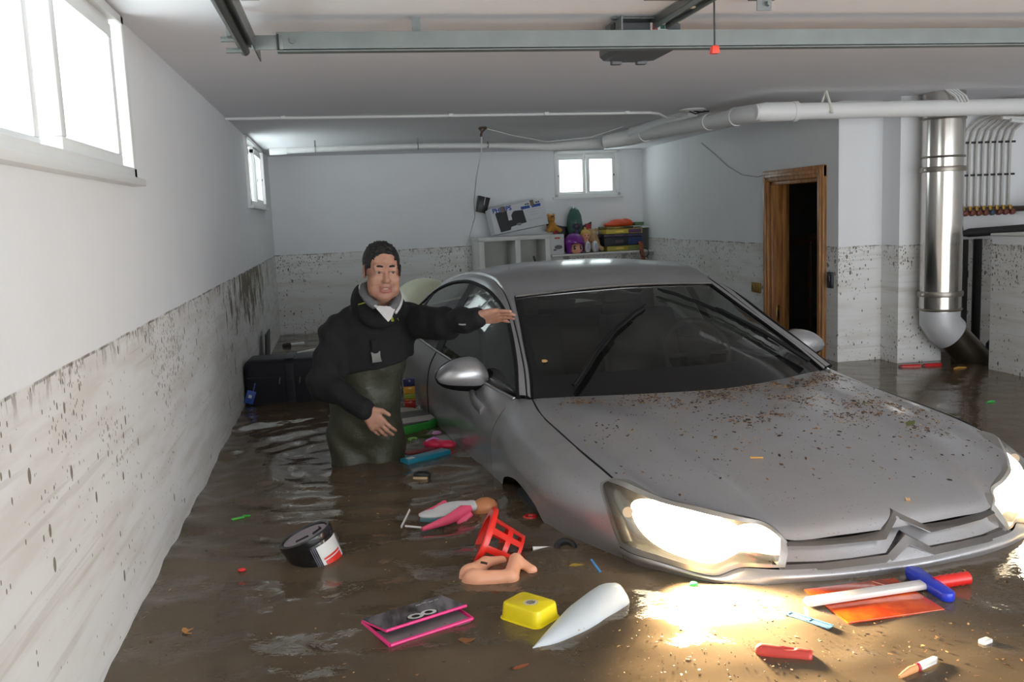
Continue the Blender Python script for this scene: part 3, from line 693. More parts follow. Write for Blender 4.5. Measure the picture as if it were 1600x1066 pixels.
def tinted(name, col, rough=0.03):
    t = NT(name); P = t.pos(obj=True)
    drop = t.n('ShaderNodeTexVoronoi', {'Vector': P, 'Scale': 75.0, 'Randomness': 1.0})
    dh = t.math('MULTIPLY', t.ramp(drop.outputs['Distance'], 0.32, 0.05), t.ramp(t.noise(P, 4.0, 3), 0.50, 0.64))
    nrm = t.bump(dh, 0.3, 0.004)
    f = t.math('MULTIPLY_ADD', t.math('POWER', t.n('ShaderNodeLayerWeight', {0: 0.5}).outputs[1], 4.0), 0.8, 0.045)
    film = t.math('MULTIPLY', t.ramp(t.noise(P, 3.0, 5), 0.35, 0.7), 0.10)
    body = t.n('ShaderNodeMixShader', {0: film, 1: t.n('ShaderNodeBsdfTransparent', {0: col}).outputs[0], 2: t.n('ShaderNodeBsdfDiffuse', {0: (0.24, 0.23, 0.20, 1)}).outputs[0]})
    return t.finish(t.n('ShaderNodeMixShader', {0: f, 1: body.outputs[0], 2: t.n('ShaderNodeBsdfGlossy', {'Roughness': rough, 'Normal': nrm}).outputs[0]}).outputs[0])
M_GLASS = tinted('car_glass', (0.46, 0.50, 0.46, 1))
M_TRIM = mat('satin_black_trim', (0.007, 0.007, 0.008, 1), 0.6, spec=.3)
M_CHROME = mat('brushed_chrome', (0.62, 0.61, 0.60, 1), 0.22, 1.0, var=0.05)
M_BAR = mat('chrome_grille_bar', (0.30, 0.29, 0.285, 1), 0.20, 1.0, var=0.10, scale=20)
M_FRIT = mat('black_glass_border', (0.008, 0.008, 0.009, 1), 0.08)
M_CABIN = mat('dark_cabin_plastic', (0.022, 0.022, 0.021, 1), 0.7)
M_SEAT = mat('grey_seat_cloth', (0.045, 0.045, 0.044, 1), 0.9)
def L(p, side=1): return (-side*p[0], p[1], p[2])
def patch(name, P, m, side=1, parent=None, mfun=None, thick=0.0, weld=0.0008):
    b = B(); b.grid([[L(p, side) for p in row] for row in P], mfun=mfun)
    return b.build(name, m, parent or car, weld=weld, recalc=True, angle=50)
def flip(c): return [(-p[0], p[1], p[2]) for p in c]

# --- bonnet
HC = [[(0, .035, .715), (0, .075, .752), (0, .2, .80), (0, .4, .852), (0, .7, .910), (0, .95, .945), (0, 1.15, .962)],
      [(.2, .04, .716), (.2, .085, .753), (.2, .21, .797), (.205, .41, .847), (.21, .7, .903), (.21, .97, .939), (.2, 1.19, .960)],
      [(.375, .075, .712), (.368, .12, .744), (.365, .24, .784), (.375, .43, .832), (.39, .7, .886), (.40, 1.0, .928), (.40, 1.285, .951)],
      [(.43, .13, .762), (.44, .22, .790), (.455, .33, .820), (.475, .47, .853), (.50, .68, .889), (.53, .98, .929), (.56, 1.385, .941)],
      [(.60, .235, .80), (.61, .30, .803), (.625, .42, .819), (.64, .56, .840), (.655, .8, .873), (.665, 1.08, .910), (.66, 1.435, .936)],
      [(.69, .36, .815), (.70, .43, .825), (.71, .53, .840), (.72, .68, .858), (.725, .88, .880), (.722, 1.13, .910), (.70, 1.46, .933)],
      [(.765, .52, .835), (.770, .60, .847), (.775, .72, .860), (.776, .85, .871), (.772, 1.0, .883), (.765, 1.25, .903), (.735, 1.475, .929)]]
full = [flip(c) for c in HC[:0:-1]]+HC
patch('bonnet', loft(full, 56, 120), M_PAINT)
# --- front wings (one each side), from the bonnet line down to the arch
FC = [[(.765, .52, .835), (.770, .62, .849), (.775, .75, .862), (.776, .88, .874), (.773, 1.03, .885), (.768, 1.18, .897), (.758, 1.33, .912), (.735, 1.475, .929)],
      [(.80, .536, .813), (.812, .63, .825), (.823, .77, .838), (.829, .90, .848), (.830, 1.08, .862), (.826, 1.24, .879), (.818, 1.37, .897), (.80, 1.53, .925)],
      [(.818, .455, .768), (.852, .585, .775), (.874, .75, .79), (.884, .90, .803), (.886, 1.09, .817), (.883, 1.26, .834), (.878, 1.38, .848), (.865, 1.52, .868)],
      [(.817, .40, .712), (.865, .55, .716), (.900, .73, .728), (.917, .89, .742), (.925, 1.1, .757), (.924, 1.27, .766), (.919, 1.38, .772), (.912, 1.515, .785)],
      [(.808, .365, .655), (.862, .55, .656), (.902, .745, .662), (.921, .90, .695), (.932, 1.1, .722), (.929, 1.27, .695), (.922, 1.385, .665), (.918, 1.515, .68)],
      [(.785, .385, .60), (.862, .60, .60), (.908, .80, .60), (.924, .90, .658), (.930, 1.1, .692), (.926, 1.28, .658), (.914, 1.375, .60), (.915, 1.515, .60)]]
SK0 = [[(.785, .385, .60), (.82, .50, .60), (.862, .60, .60), (.890, .70, .60), (.908, .80, .60)], [(.76, .41, .45), (.80, .51, .45), (.85, .60, .45), (.885, .69, .45), (.90, .76, .45)], [(.72, .45, .28), (.77, .53, .28), (.83, .61, .28), (.87, .68, .28), (.885, .735, .28)]]
BC = [(.80, 1.53, .925), (.835, 1.9, .940), (.862, 2.5, .968), (.875, 3.0, .985), (.875, 3.4, 1.0), (.865, 3.8, 1.02), (.83, 4.2, 1.03), (.77, 4.5, 1.03), (.68, 4.72, 1.0)]
DC = [BC,
      [(.865, 1.52, .868), (.888, 1.9, .88), (.905, 2.5, .895), (.915, 3.0, .905), (.918, 3.4, .91), (.905, 3.8, .92), (.875, 4.2, .92), (.82, 4.5, .91), (.72, 4.74, .88)],
      [(.912, 1.515, .785), (.925, 1.9, .79), (.930, 2.5, .80), (.932, 3.0, .80), (.932, 3.4, .80), (.92, 3.8, .80), (.895, 4.2, .79), (.84, 4.5, .78), (.75, 4.77, .76)],
      [(.918, 1.515, .68), (.93, 1.9, .68), (.933, 2.5, .68), (.935, 3.0, .68), (.935, 3.4, .68), (.925, 3.8, .68), (.90, 4.2, .67), (.85, 4.5, .65), (.77, 4.79, .62)],
      [(.915, 1.515, .60), (.925, 1.9, .60), (.928, 2.5, .60), (.93, 3.0, .60), (.93, 3.4, .60), (.92, 3.8, .60), (.90, 4.2, .60), (.85, 4.5, .58), (.77, 4.79, .55)],
      [(.90, 1.50, .30), (.90, 1.9, .28), (.90, 2.5, .28), (.90, 3.0, .28), (.90, 3.4, .28), (.89, 3.8, .28), (.87, 4.2, .28), (.82, 4.5, .28), (.74, 4.76, .28)]]
# greenhouse: D = top edge of the side glass, G = gutter groove, K = windscreen edge then roof edge
D = [(.792, 1.50, .945), (.74, 1.688, 1.05), (.694, 1.898, 1.152), (.665, 2.066, 1.231), (.649, 2.211, 1.281), (.642, 2.365, 1.316), (.639, 2.46, 1.332), (.638, 2.60, 1.348), (.64, 2.861, 1.36), (.65, 3.089, 1.35), (.663, 3.33, 1.323), (.692, 3.581, 1.267), (.741, 3.825, 1.168), (.80, 4.0, 1.07)]
G = [(.755, 1.49, .945), (.71, 1.66, 1.035), (.668, 1.865, 1.13), (.634, 2.06, 1.222), (.612, 2.20, 1.284), (.60, 2.32, 1.328), (.596, 2.42, 1.356), (.592, 2.58, 1.385), (.592, 2.85, 1.395), (.60, 3.1, 1.385), (.612, 3.34, 1.356), (.64, 3.6, 1.30), (.675, 3.85, 1.21), (.72, 4.06, 1.09)]
K = [(.732, 1.482, .931), (.69, 1.63, 1.02), (.648, 1.83, 1.115), (.602, 2.04, 1.211), (.576, 2.17, 1.27), (.558, 2.251, 1.308), (.560, 2.37, 1.358), (.560, 2.54, 1.398), (.56, 2.83, 1.412), (.565, 3.1, 1.402), (.575, 3.35, 1.375), (.60, 3.62, 1.325), (.63, 3.87, 1.24), (.66, 4.1, 1.12)]
GL = [(p[0]-.004, p[1], p[2]-.006) for p in G]
R0 = [(0, 2.165, 1.335), (0, 2.30, 1.385), (0, 2.5, 1.423), (0, 2.83, 1.443), (0, 3.1, 1.44), (0, 3.35, 1.42), (0, 3.62, 1.375), (0, 3.87, 1.30), (0, 4.1, 1.19)]
R1 = [(.30, 2.19, 1.327), (.30, 2.32, 1.378), (.30, 2.51, 1.418), (.30, 2.83, 1.437), (.30, 3.1, 1.433), (.30, 3.35, 1.412), (.31, 3.62, 1.366), (.33, 3.87, 1.29), (.35, 4.1, 1.175)]
def at_s(curve, s, n=240):
    q = cr(curve, n); return min(q, key=lambda p: abs(p[1]-s))
for side in (1, -1):
    patch('front_wing', loft(FC, 60, 40), M_PAINT, side)
    patch('bumper_corner', loft(SK0, 14, 8), M_PAINT, side)
    S = loft(DC, 161, 36)
    cut = [0, 0, 0]; q = S[0]
    i1 = min(range(161), key=lambda i: abs(q[i][1]-2.78)); i2 = min(range(161), key=lambda i: abs(q[i][1]-3.72))
    d1 = patch('front_door', [r[0:i1+1] for r in S], M_PAINT, side)
    d2 = patch('rear_door', [r[i1+1:i2] for r in S], M_PAINT, side)
    patch('rear_wing', [r[i2+1:] for r in S], M_PAINT, side)
    b = B()
    for k in (i1, i1+1): b.tube([L((r[k][0]-.006, r[k][1], r[k][2]), side) for r in S], .004, 6)
    b.tube([L((r[0][0]-.004, r[0][1], r[0][2]), side) for r in S], .0045, 6)
    b.build('door_seal', M_TRIM, car)
    b = B(); b.tube([L((p[0]-.004, p[1], p[2]-.003), side) for p in cr(HC[6], 40)], .0055, 6); b.build('bonnet_gap', M_TRIM, car)
    # door handles
    for dd, s0 in ((d1, 2.45), (d2, 3.42)):
        p = at_s(DC[1], s0); b = B()
        b.tube([L((p[0]+.0, s0-.11, p[2]+.015), side), L((p[0]+.026, s0-.08, p[2]+.017), side), L((p[0]+.030, s0+.04, p[2]+.018), side), L((p[0]+.01, s0+.10, p[2]+.018), side)], [.010, .013, .013, .010], 8); tag(b.build('door_handle', M_CHROME, dd), 'chrome door handle')
    # pillars and roof rail, three strips deep
    Kd = [K[i] if i else K[0] for i in range(14)]
    patch('roof_rail', loft([D, [tuple((np.array(D[i])*.45+np.array(G[i])*.55)+np.array((.006, 0, .004))) for i in range(14)], G], 90, 12), M_PAINT, side)
    patch('windscreen_pillar', loft([GL, [tuple((np.array(G[i])+np.array(K[i]))/2+np.array((.003, 0, .005))) for i in range(14)], K], 90, 10), M_PAINT, side)
    b = B(); b.tube([L((p[0]+.001, p[1], p[2]), side) for p in cr(GL, 90)], .0045, 6); b.build('gutter_seal', M_TRIM, car)
    # side windows
    def pane(name, s0, s1, m, off=.010, n=30, par=None):
        P = [[], [], [], [], []]
        for i in range(n+1):
            s = s0+(s1-s0)*i/n; a = at_s(D, s); c = at_s(BC, s); a, c = np.array(a), np.array(c); a[1] = c[1] = s
            for k in range(5):
                f = k/4; p = c*(1-f)+a*f; p[0] += -off+.012*4*f*(1-f); P[k].append(p)
        return patch(name, P, m, side, par)
    pane('front_window', 1.56, 2.74, M_GLASS); pane('door_pillar', 2.74, 2.86, M_TRIM, .006, 6); pane('rear_window', 2.86, 3.60, M_GLASS); pane('window_divider', 3.60, 3.65, M_TRIM, .006, 3); pane('quarter_window', 3.65, 3.95, M_GLASS, n=12)
    b = B(); b.tube([L((p[0]-.005, p[1], p[2]-.006), side) for p in cr(D, 100)], .011, 8); b.build('window_seal', M_TRIM, car)
    b = B(); b.tube([L((p[0]-.002, p[1], p[2]+.004), side) for p in cr(BC[:6], 80)], .007, 8); b.build('belt_strip', M_CHROME, car)
    # headlamp
    top = arclen([(.765, .52, .835), (.745, .44, .838), (.72, .395, .828), (.67, .32, .810), (.60, .235, .80), (.56, .19, .793), (.49, .147, .776), (.43, .128, .760), (.405, .09, .738), (.381, .072, .707)], 48)
    bot = arclen([(.808, .365, .655), (.79, .296, .652), (.735, .226, .643), (.67, .16, .629), (.60, .126, .614), (.54, .112, .630), (.51, .100, .637), (.46, .062, .641), (.414, .034, .645)], 48)
    out = arclen([(.808, .365, .655), (.817, .39, .70), (.82, .42, .74), (.818, .455, .768), (.80, .536, .813), (.765, .52, .835)], 24)
    inn = arclen([(.414, .034, .645), (.395, .05, .675), (.381, .072, .707)], 24)
    lens = coons(bot, top, out, inn, 48, 24, bulge=(.012, -.022, .004))
    def inset(d, u0=0, u1=48, v0=0, v1=24):
        rows = []
        for j in range(v0, v1): rows.append([lens[j][i]+np.array((-d*.55, d*.8, -d*.1)) for i in range(u0, u1)])
        return rows
    lamp = patch('headlamp', inset(.05), mat('headlamp_bowl', (0.55, 0.52, 0.47, 1), 0.25, 0.9), side)
    tag(lamp, 'lit headlamp with clear lens')
    def rim(i, j): return 0 if (i < 2 or j < 1 or i > 20 or j > 44) else 1
    lm = NT('clear_lens'); f = lm.math('MULTIPLY_ADD', lm.math('POWER', lm.n('ShaderNodeLayerWeight', {0: 0.5}).outputs[1], 4.0), 0.7, 0.06)
    M_LENS = _mats.setdefault('clear_lens', lm.finish(lm.n('ShaderNodeMixShader', {0: f, 1: lm.n('ShaderNodeBsdfTransparent', {0: (0.92, 0.92, 0.9, 1)}).outputs[0], 2: lm.n('ShaderNodeBsdfGlossy', {'Roughness': 0.06}).outputs[0]}).outputs[0]))
    patch('lens', lens, [mat('lamp_rim', (0.36, 0.35, 0.33, 1), 0.3, 0.6), M_LENS], side, lamp, mfun=rim)
    b = B()
    for d0, d1 in ((lens, .05),):
        for edge in ([lens[0][i] for i in range(48)], [lens[-1][i] for i in range(48)], [lens[j][0] for j in range(24)], [lens[j][-1] for j in range(24)]):
            b.grid([[L(p, side) for p in edge], [L(p+np.array((-.0275, .04, -.005)), side) for p in edge]])
    b.build('lamp_rim', mat('lamp_rim', (0.36, 0.35, 0.33, 1), 0.3, 0.6), lamp)
    def oval(name, d, u0, u1, v0, v1, m):
        G = np.array(inset(d)); b = B(); P = []
        for k in range(9):
            row = []
            for a in np.linspace(0, 2*PI, 61):
                ca, sa = math.cos(a), math.sin(a); r = k/8*(abs(ca)**2.8+abs(sa)**2.4)**(-1/2.6)
                u = (u0+u1)/2+r*ca*(u1-u0)/2; v = (v0+v1)/2+r*sa*(v1-v0)/2
                i, j = min(max(int(u), 0), 46), min(max(int(v), 0), 22); fu, fv = u-i, v-j
                row.append(L((G[j, i]*(1-fu)+G[j, i+1]*fu)*(1-fv)+(G[j+1, i]*(1-fu)+G[j+1, i+1]*fu)*fv, side))
            P.append(row)
        b.grid(P); return b.build(name, m, lamp, weld=1e-5)
    def glow(name, col, st):
        if name in _mats: return _mats[name]
        g = NT(name); _mats[name] = g.finish(g.n('ShaderNodeEmission', {0: col, 1: st}).outputs[0]); return _mats[name]
    oval('reflector', .030, 9, 37, 3, 21, glow('lit_reflector', (1.0, 0.84, 0.58, 1), 9.0))
    oval('running_light', .030, 34, 47, 6, 20, glow('lit_running_light', (1.0, 0.74, 0.42, 1), 2.2))
    b = B(); c0 = lens[12][8]+np.array((-.016, .026, -.004)); b.ell(L(c0, side), .017, n=14); tag(b.build('indicator_bulb', glow('lit_indicator', (1.0, 0.72, 0.45, 1), .35), lamp), 'faint glowing indicator bulb')
    # lamp light: dipped beam thrown forward and down on the water
    c0 = lens[12][22]+np.array((0, -.03, 0))
    sp = bpy.data.lights.new('headlamp_beam', 'SPOT'); sp.energy = 170; sp.color = (1.0, 0.80, 0.50); sp.spot_size = math.radians(95); sp.spot_blend = 0.7; sp.shadow_soft_size = 0.06
    so_ = bpy.data.objects.new('headlamp_beam', sp); COL.objects.link(so_); so_.parent = lamp; so_.location = L(c0, side)
    so_.rotation_euler = Vector((0, -1, -.34)).to_track_quat('-Z', 'Y').to_euler()
    # door mirror on its arm
    def mirror_body():
        b = B(); n = 26; P = []
        for i in range(n+1):
            u = i/n; x = .815+.238*u                                    # t along the mirror, inner to outer
            hh = .083*(1-(max(0, u-.15)/.85)**2.2)**.5*(.82+.18*min(1, u/.3))+.002 if u > .15 else .083*(.55+.45*math.sqrt(u/.15))*(.82+.18*min(1, u/.3))
            zc = .972+.012*math.sin(u*PI)-.004*u+(.010 if u > .5 else 0)*(u-.5)
            dd = .085*math.sqrt(max(0, 1-(abs(u-.35)/.72)**2.4))+.004
            row = []
            for k in range(33):
                a = -PI/2+PI*k/32
                row.append((x, 1.965-dd*math.cos(a)**.8 if abs(math.cos(a)) > 1e-6 else 1.965, zc+hh*math.sin(a)))
            P.append(row)
        b.grid([[L(p, side) for p in r] for r in P], mfun=lambda i, j: 1 if j < 10 else 0)
        back = [L((r[k][0], r[k][1]+.018, r[k][2]), side) for r in P for k in (0, 32)]
        b.grid([[L(r[0], side), L((r[0][0], r[0][1]+.02, r[0][2]), side), L((r[32][0], r[32][1]+.02, r[32][2]), side), L(r[32], side)] for r in P], m=1)
        return b
    mo = mirror_body().build('door_mirror', [M_PAINT, M_TRIM], car, weld=.0005, angle=60)
    b = B(); b.tube([L((.885, 1.955, .900), side), L((.900, 1.84, .872), side), L((.893, 1.72, .845), side)], [.024, .028, .026], 12, flat=.6); b.build('mirror_arm', M_PAINT, mo)
    b = B(); b.poly([L((.83, 1.988, .915), side), L((1.02, 1.988, .93), side), L((1.02, 1.988, 1.0), side), L((.83, 1.988, 1.035), side)]); b.build('mirror_glass', M_CHROME, mo)
    # wheel and dark wheel well
    wl = thing('wheel', None, None); wl.parent = car; wl.location = L((.80, 1.10, .325), side)
    b = B(); b.lathe([(.20, -.10), (.29, -.105), (.322, -.08), (.327, 0), (.322, .08), (.29, .105), (.20, .10)], 40, Matrix.Rotation(PI/2, 4, 'Y')); b.build('tyre', M_DARK, wl)
    b = B(); b.lathe([(.02, .075), (.06, .07), (.17, .06), (.205, .085), (.205, -.08), (.03, -.08)], 30, Matrix.Rotation(-PI/2*side, 4, 'Y'))
    for k in range(7):
        a = 2*PI*k/7; b.box((-side*.072, .12*math.cos(a), .12*math.sin(a)), (.02, .19, .03), rot=(a, 0, 0), bevel=.006)
    b.build('rim', M_GALV, wl)
    b = B(); b.grid([[L((x, 1.10+.385*math.cos(a), .325+.385*math.sin(a)), side) for x in (.55, .75, .905)] for a in np.linspace(-.2, PI+.2, 30)]); b.poly([L((.55, .70, .2), side), L((.55, 1.5, .2), side), L((.55, 1.5, .72), side), L((.55, .70, .72), side)]); b.build('wheel_well', M_DARK, car)

# --- roof and rear screen
rp = [flip(K[5:]), flip(R1), R0, R1, K[5:]]
RF = loft(rp, 81, 60)
patch('roof', [r[0:48] for r in RF], M_PAINT); patch('rear_screen', [r[47:] for r in RF], M_GLASS)
b = B(); b.tube([L((p[0], p[1]-.004, p[2]+.002)) for p in [r[0] for r in RF]], .006, 8); b.build('roof_front_strip', M_CHROME, car)
# --- windscreen with its black border
Wb = [(.732, 1.482, .931), (.65, 1.43, .937), (.56, 1.385, .941), (.40, 1.285, .951), (.2, 1.19, .960), (0, 1.15, .962)]
Wt = [(.558, 2.251, 1.308), (.45, 2.222, 1.318), (.3, 2.19, 1.327), (.15, 2.172, 1.332), (0, 2.165, 1.335)]
nb, nv = 81, 60
bot = arclen(Wb+flip(Wb[-2::-1]), nb); top = arclen(Wt+flip(Wt[-2::-1]), nb)
lef = arclen(K[:6], nv); rig = [np.array((-p[0], p[1], p[2])) for p in lef]
WS = coons(bot, top, lef, rig, nb, nv, bulge=(0, -.035, .022))
WS = [[p+np.array((0, 0, -.004)) for p in r] for r in WS]
ws = patch('windscreen', WS, [M_GLASS, M_FRIT], mfun=lambda i, j: 1 if (i < 10 or i > nv-4 or j < 2 or j > nb-4) else 0)
for q in (lef, rig):
    b = B(); b.tube([L((p[0], p[1], p[2]+.002)) for p in q], .005, 6); b.build('windscreen_seal', M_TRIM, car)
b = B(); p = WS[nv-3][40]; b.box(L((0, p[1]+.10, p[2]-.045)), (.22, .14, .05), bevel=.02); b.box(L((0, p[1]+.06, p[2]-.10)), (.23, .03, .065), bevel=.015); b.build('rear_view_mirror', M_TRIM, car)
def on_ws(t_, s_, up=.014):
    best = min((p for r in WS for p in r), key=lambda p: (p[0]-t_)**2+(p[1]-s_)**2); return np.array(best)+np.array((0, -.4*up, up))
def wiper(a, bq, split):
    wpr = thing('wiper', None, None); wpr.parent = car
    pts = [on_ws(a[0]+(bq[0]-a[0])*i/14, a[1]+(bq[1]-a[1])*i/14) for i in range(15)]
    bb = B(); bb.tube([L(p) for p in pts], [.003]+[.006]*13+[.003], 6); bb.tube([L(p+np.array((0, -.004, .010))) for p in pts[2:12]], .004, 6); bb.build('blade', M_TRIM, wpr)
    return wpr, pts
wa, pts = wiper((.560, 1.42), (.01, 1.86), 0)
b = B(); b.tube([L(p+np.array((0, -.008, .022))) for p in pts[:8]], [.009, .009, .008, .007, .006, .006, .005, .005], 8); b.build('arm', M_TRIM, wa)
wb, pts = wiper((-.53, 1.56), (-.335, 1.81), 0)
b = B(); b.tube([L(on_ws(-.64, 1.46, .03)), L(on_ws(-.50, 1.61, .035)), L(on_ws(-.36, 1.78, .032)), L(on_ws(-.34, 1.81, .028))], [.012, .010, .009, .008], 8); b.build('arm', M_TRIM, wb)
b = B(); b.tube([L(on_ws(-.335+.021*i, 1.81+.0275*i, .02)) for i in range(10)], [.012]+[.009]*8+[.005], 6); b.build('blade_tip', M_TRIM, wb)
# --- bumper, grille and chevron bars
BT = [(.808, .365, .652), (.79, .296, .650), (.735, .226, .641), (.67, .160, .627), (.60, .128, .612), (.54, .112, .628), (.51, .097, .635), (.414, .028, .640), (.25, -.004, .636), (.08, -.022, .632), (0, -.024, .632)]
BM = [(.785, .385, .603), (.762, .31, .60), (.705, .225, .60), (.640, .15, .597), (.580, .098, .594), (.525, .066, .594), (.485, .045, .594), (.38, .008, .594), (.25, -.016, .594), (.08, -.030, .594), (0, -.032, .594)]
def off(c, ds, h): return [(p[0]*.99, p[1]+ds, h) for p in c]
up = [tuple((np.array(a)+np.array(c))/2+np.array((.006, -.012, .006))) for a, c in zip(BT, BM)]
bc = [BT, up, BM, off(BM, .015, .54), off(BM, .03, .42), off(BM, .09, .26)]
patch('front_bumper', loft([c+flip(c[-2::-1]) for c in bc], 121, 30), M_PAINT)
b = B(); b.grid([[L(p) for p in ((.10, -.020, .632), (.05, -.002, .652), (0, .012, .674), (-.05, -.002, .652), (-.10, -.020, .632))], [L(p) for p in ((.10, -.026, .622), (.05, -.022, .634), (0, -.018, .643), (-.05, -.022, .634), (-.10, -.026, .622))], [L(p) for p in ((.10, -.030, .605), (.05, -.034, .608), (0, -.035, .610), (-.05, -.034, .608), (-.10, -.030, .605))]]); b.build('bumper_peak', M_PAINT, car)
def bar_pts(foot, tip, ends):
    h = [ends[1], ends[0], foot, tip]; return [*h, *flip([foot, ends[0], ends[1]])]
up_l = [(.385, .068, .702), (.30, .036, .7015), (.20, .018, .7015), (.083, .008, .701), (0, .062, .744)]
lo_l = [(.43, .040, .640), (.30, .004, .640), (.20, -.006, .640), (.08, -.014, .638), (0, .006, .680)]
GP = [[(p[0], p[1]+.034, p[2]+.004) for p in up_l], [(p[0], p[1]*.5+q[1]*.5+.026, .46*p[2]+.54*q[2]) for p, q in zip(up_l, lo_l)], [(p[0], p[1]+.008, p[2]+.002) for p in lo_l]]
def straight(c): return c+flip(c[-2::-1])
b = B()
rows = []
for c in GP:
    c = straight(c); rows.append([np.array(c[i])*(1-f)+np.array(c[i+1])*f for i in range(8) for f in np.linspace(0, 1, 7)[:-1]]+[np.array(c[-1])])
b.grid([[L(p) for p in r] for r in rows]); b.build('grille_panel', M_PAINT, car)
for nm, c, ht, dp in (('upper_chevron_bar', up_l, .0135, .040), ('lower_chevron_bar', lo_l, .018, .038)):
    c = straight(c); b = B(); P = []
    for k, p in enumerate(c):
        p = np.array(p); x = 1.7 if k == 4 else (1.25 if k in (3, 5) else 1.0)
        P.append([L(p+np.array((0, .000, -ht/2*x))), L(p+np.array((0, -.008, -ht/2*x+.004))), L(p+np.array((0, .010, ht/2*x))), L(p+np.array((0, dp, ht/2*x+.006))), L(p+np.array((0, dp, -ht/2*x)))])
    rr = []
    for i in range(8):
        for f in np.linspace(0, 1, 5)[:-1]: rr.append([np.array(P[i][k])*(1-f)+np.array(P[i+1][k])*f for k in range(5)])
    rr.append([np.array(q) for q in P[-1]])
    b.grid([r+[r[0]] for r in rr]); b.build(nm, M_BAR, car, angle=25, weld=1e-5)
b = B(); b.grid([[L(p+np.array((0, .035, -.02))) for p in rows[0]], [L(p+np.array((0, .05, .0))) for p in rows[2]]]); b.build('grille_back', M_TRIM, car)
# --- tail, boot lid, floor pan
bl = [flip([K[13], (.66, 4.4, 1.075), (.63, 4.72, 1.04)]), [(0, 4.1, 1.19), (0, 4.4, 1.11), (0, 4.76, 1.06)], [K[13], (.66, 4.4, 1.075), (.63, 4.72, 1.04)]]
patch('boot_lid', loft(bl, 20, 20), M_PAINT)
tl = [[(.68, 4.72, 1.0), (.63, 4.72, 1.04), (0, 4.76, 1.06)], [(.72, 4.75, .88), (.6, 4.80, .88), (0, 4.83, .88)], [(.77, 4.78, .60), (.6, 4.83, .6), (0, 4.86, .6)], [(.74, 4.76, .28), (.6, 4.78, .28), (0, 4.8, .28)]]
patch('rear_bumper', loft([c+flip(c[-2::-1]) for c in tl], 30, 16), M_PAINT)
for side in (1, -1):
    patch('rear_pillar', loft([[D[13], (.815, 4.2, 1.03), (.77, 4.5, 1.03)], [G[13], (.74, 4.3, 1.055), (.70, 4.55, 1.045)], [K[13], (.66, 4.4, 1.075), (.63, 4.72, 1.04)]], 16, 8), M_PAINT, side)
b = B(); b.box((0, 2.6, .26), (1.5, 3.6, .04)); b.box((0, .72, .60), (1.05, .9, .36)); b.build('floor_pan', M_DARK, car)
# --- cabin
b = B(); b.prism([(1.28, .55), (1.30, .90), (1.42, .915), (1.78, .925), (1.93, .90), (1.98, .78), (1.90, .50)], -.70, .70, frame((0, 0, 0), (0, 1, 0), (0, 0, 1)), bevel=.015); b.build('dashboard', M_CABIN, car)
b = B(); b.tube([(.36, 1.80, .86), (.36, 2.02, .93)], .035, 10); b.build('steering_column', M_CABIN, car)
b = B(); Mw = Matrix.Rotation(math.radians(64), 4, 'X'); b.torus((.36, 2.04, .965), .185, .017, Mw, 40, 10); b.ell((.36, 2.03, .955), (.07, .03, .06), n=14)
for a in (0, PI, -PI/2): b.tube([Vector((.36, 2.04, .965)), Vector((.36, 2.04, .965))+Mw.to_3x3() @ Vector((.18*math.cos(a), .18*math.sin(a), 0))], .014, 6)
b.build('steering_wheel', mat('leather_black', (0.03, 0.03, 0.028, 1), 0.45), car)
for x in (-.37, .37):
    sx = thing('seat', None, None); sx.parent = car
    b = B(); b.box((x, 2.42, .52), (.50, .52, .16), bevel=.05); b.build('cushion', M_SEAT, sx)
    b = B(); b.box((x, 2.76, .84), (.48, .14, .62), rot=(math.radians(-14), 0, 0), bevel=.055); b.build('backrest', M_SEAT, sx)
    b = B(); b.box((x, 2.87, 1.20), (.27, .09, .17), rot=(math.radians(-10), 0, 0), bevel=.04); b.build('headrest', M_SEAT, sx)
b = B(); b.box((0, 3.45, .50), (1.3, .5, .18), bevel=.05); b.box((0, 3.76, .80), (1.3, .14, .55), rot=(math.radians(-18), 0, 0), bevel=.05); b.build('rear_bench', M_SEAT, car)
b = B()
for x in (-.74, .74): b.box((x, 2.65, .62), (.03, 2.3, .62))
b.box((0, 3.95, .80), (1.4, .05, .4)); b.build('cabin_trim', M_CABIN, car)
b = B(); b.grid([[L(np.array(p)+np.array((0, 0, -.03))) for p in r[2:46:4]] for r in RF[6:-6:3]]); b.build('headlining', mat('headlining_cloth', (0.16, 0.155, 0.145, 1), 0.9), car)
b = B(); b.box(L((.555, 1.50, .928)), (.09, .05, .004), rot=(.05, .04, .3)); b.box(L((.53, 1.52, .936)), (.05, .04, .003), rot=(.2, .1, -.2)); b.build('parking_paper', M_WHITE, car)
CARM = Matrix.Translation((1.663, 2.488, FLOOR)) @ Matrix.Rotation(0.108, 4, 'Z')
# ---------------------------------------------------------------- the man wading beside the car
PO = np.array((0.07, 4.36, FLOOR))
person = thing('person', 'dark-haired man in black jacket and green waders standing in the water, arm held out', 'person', tuple(PO))
def skin_mat(name, c0, c1, rough=0.5):
    t = NT(name); P = t.pos(obj=True)
    c = t.mix(t.ramp(t.noise(P, 22, 4), 0.35, 0.65), c0, c1)
    b = t.bsdf(**{'Base Color': c, 'Roughness': rough, 'Subsurface Weight': 0.08, 'Subsurface Scale': 0.01, 'Normal': t.bump(t.noise(P, 260, 3), 0.06, 0.003)})
    return t.finish(b.outputs[0])
M_SKIN = skin_mat('skin', (0.40, 0.195, 0.13, 1), (0.50, 0.265, 0.185, 1))
M_STUB = skin_mat('shaven_skin', (0.36, 0.182, 0.125, 1), (0.44, 0.235, 0.168, 1))
M_LIP = skin_mat('lips', (0.32, 0.12, 0.095, 1), (0.38, 0.15, 0.12, 1), 0.4)
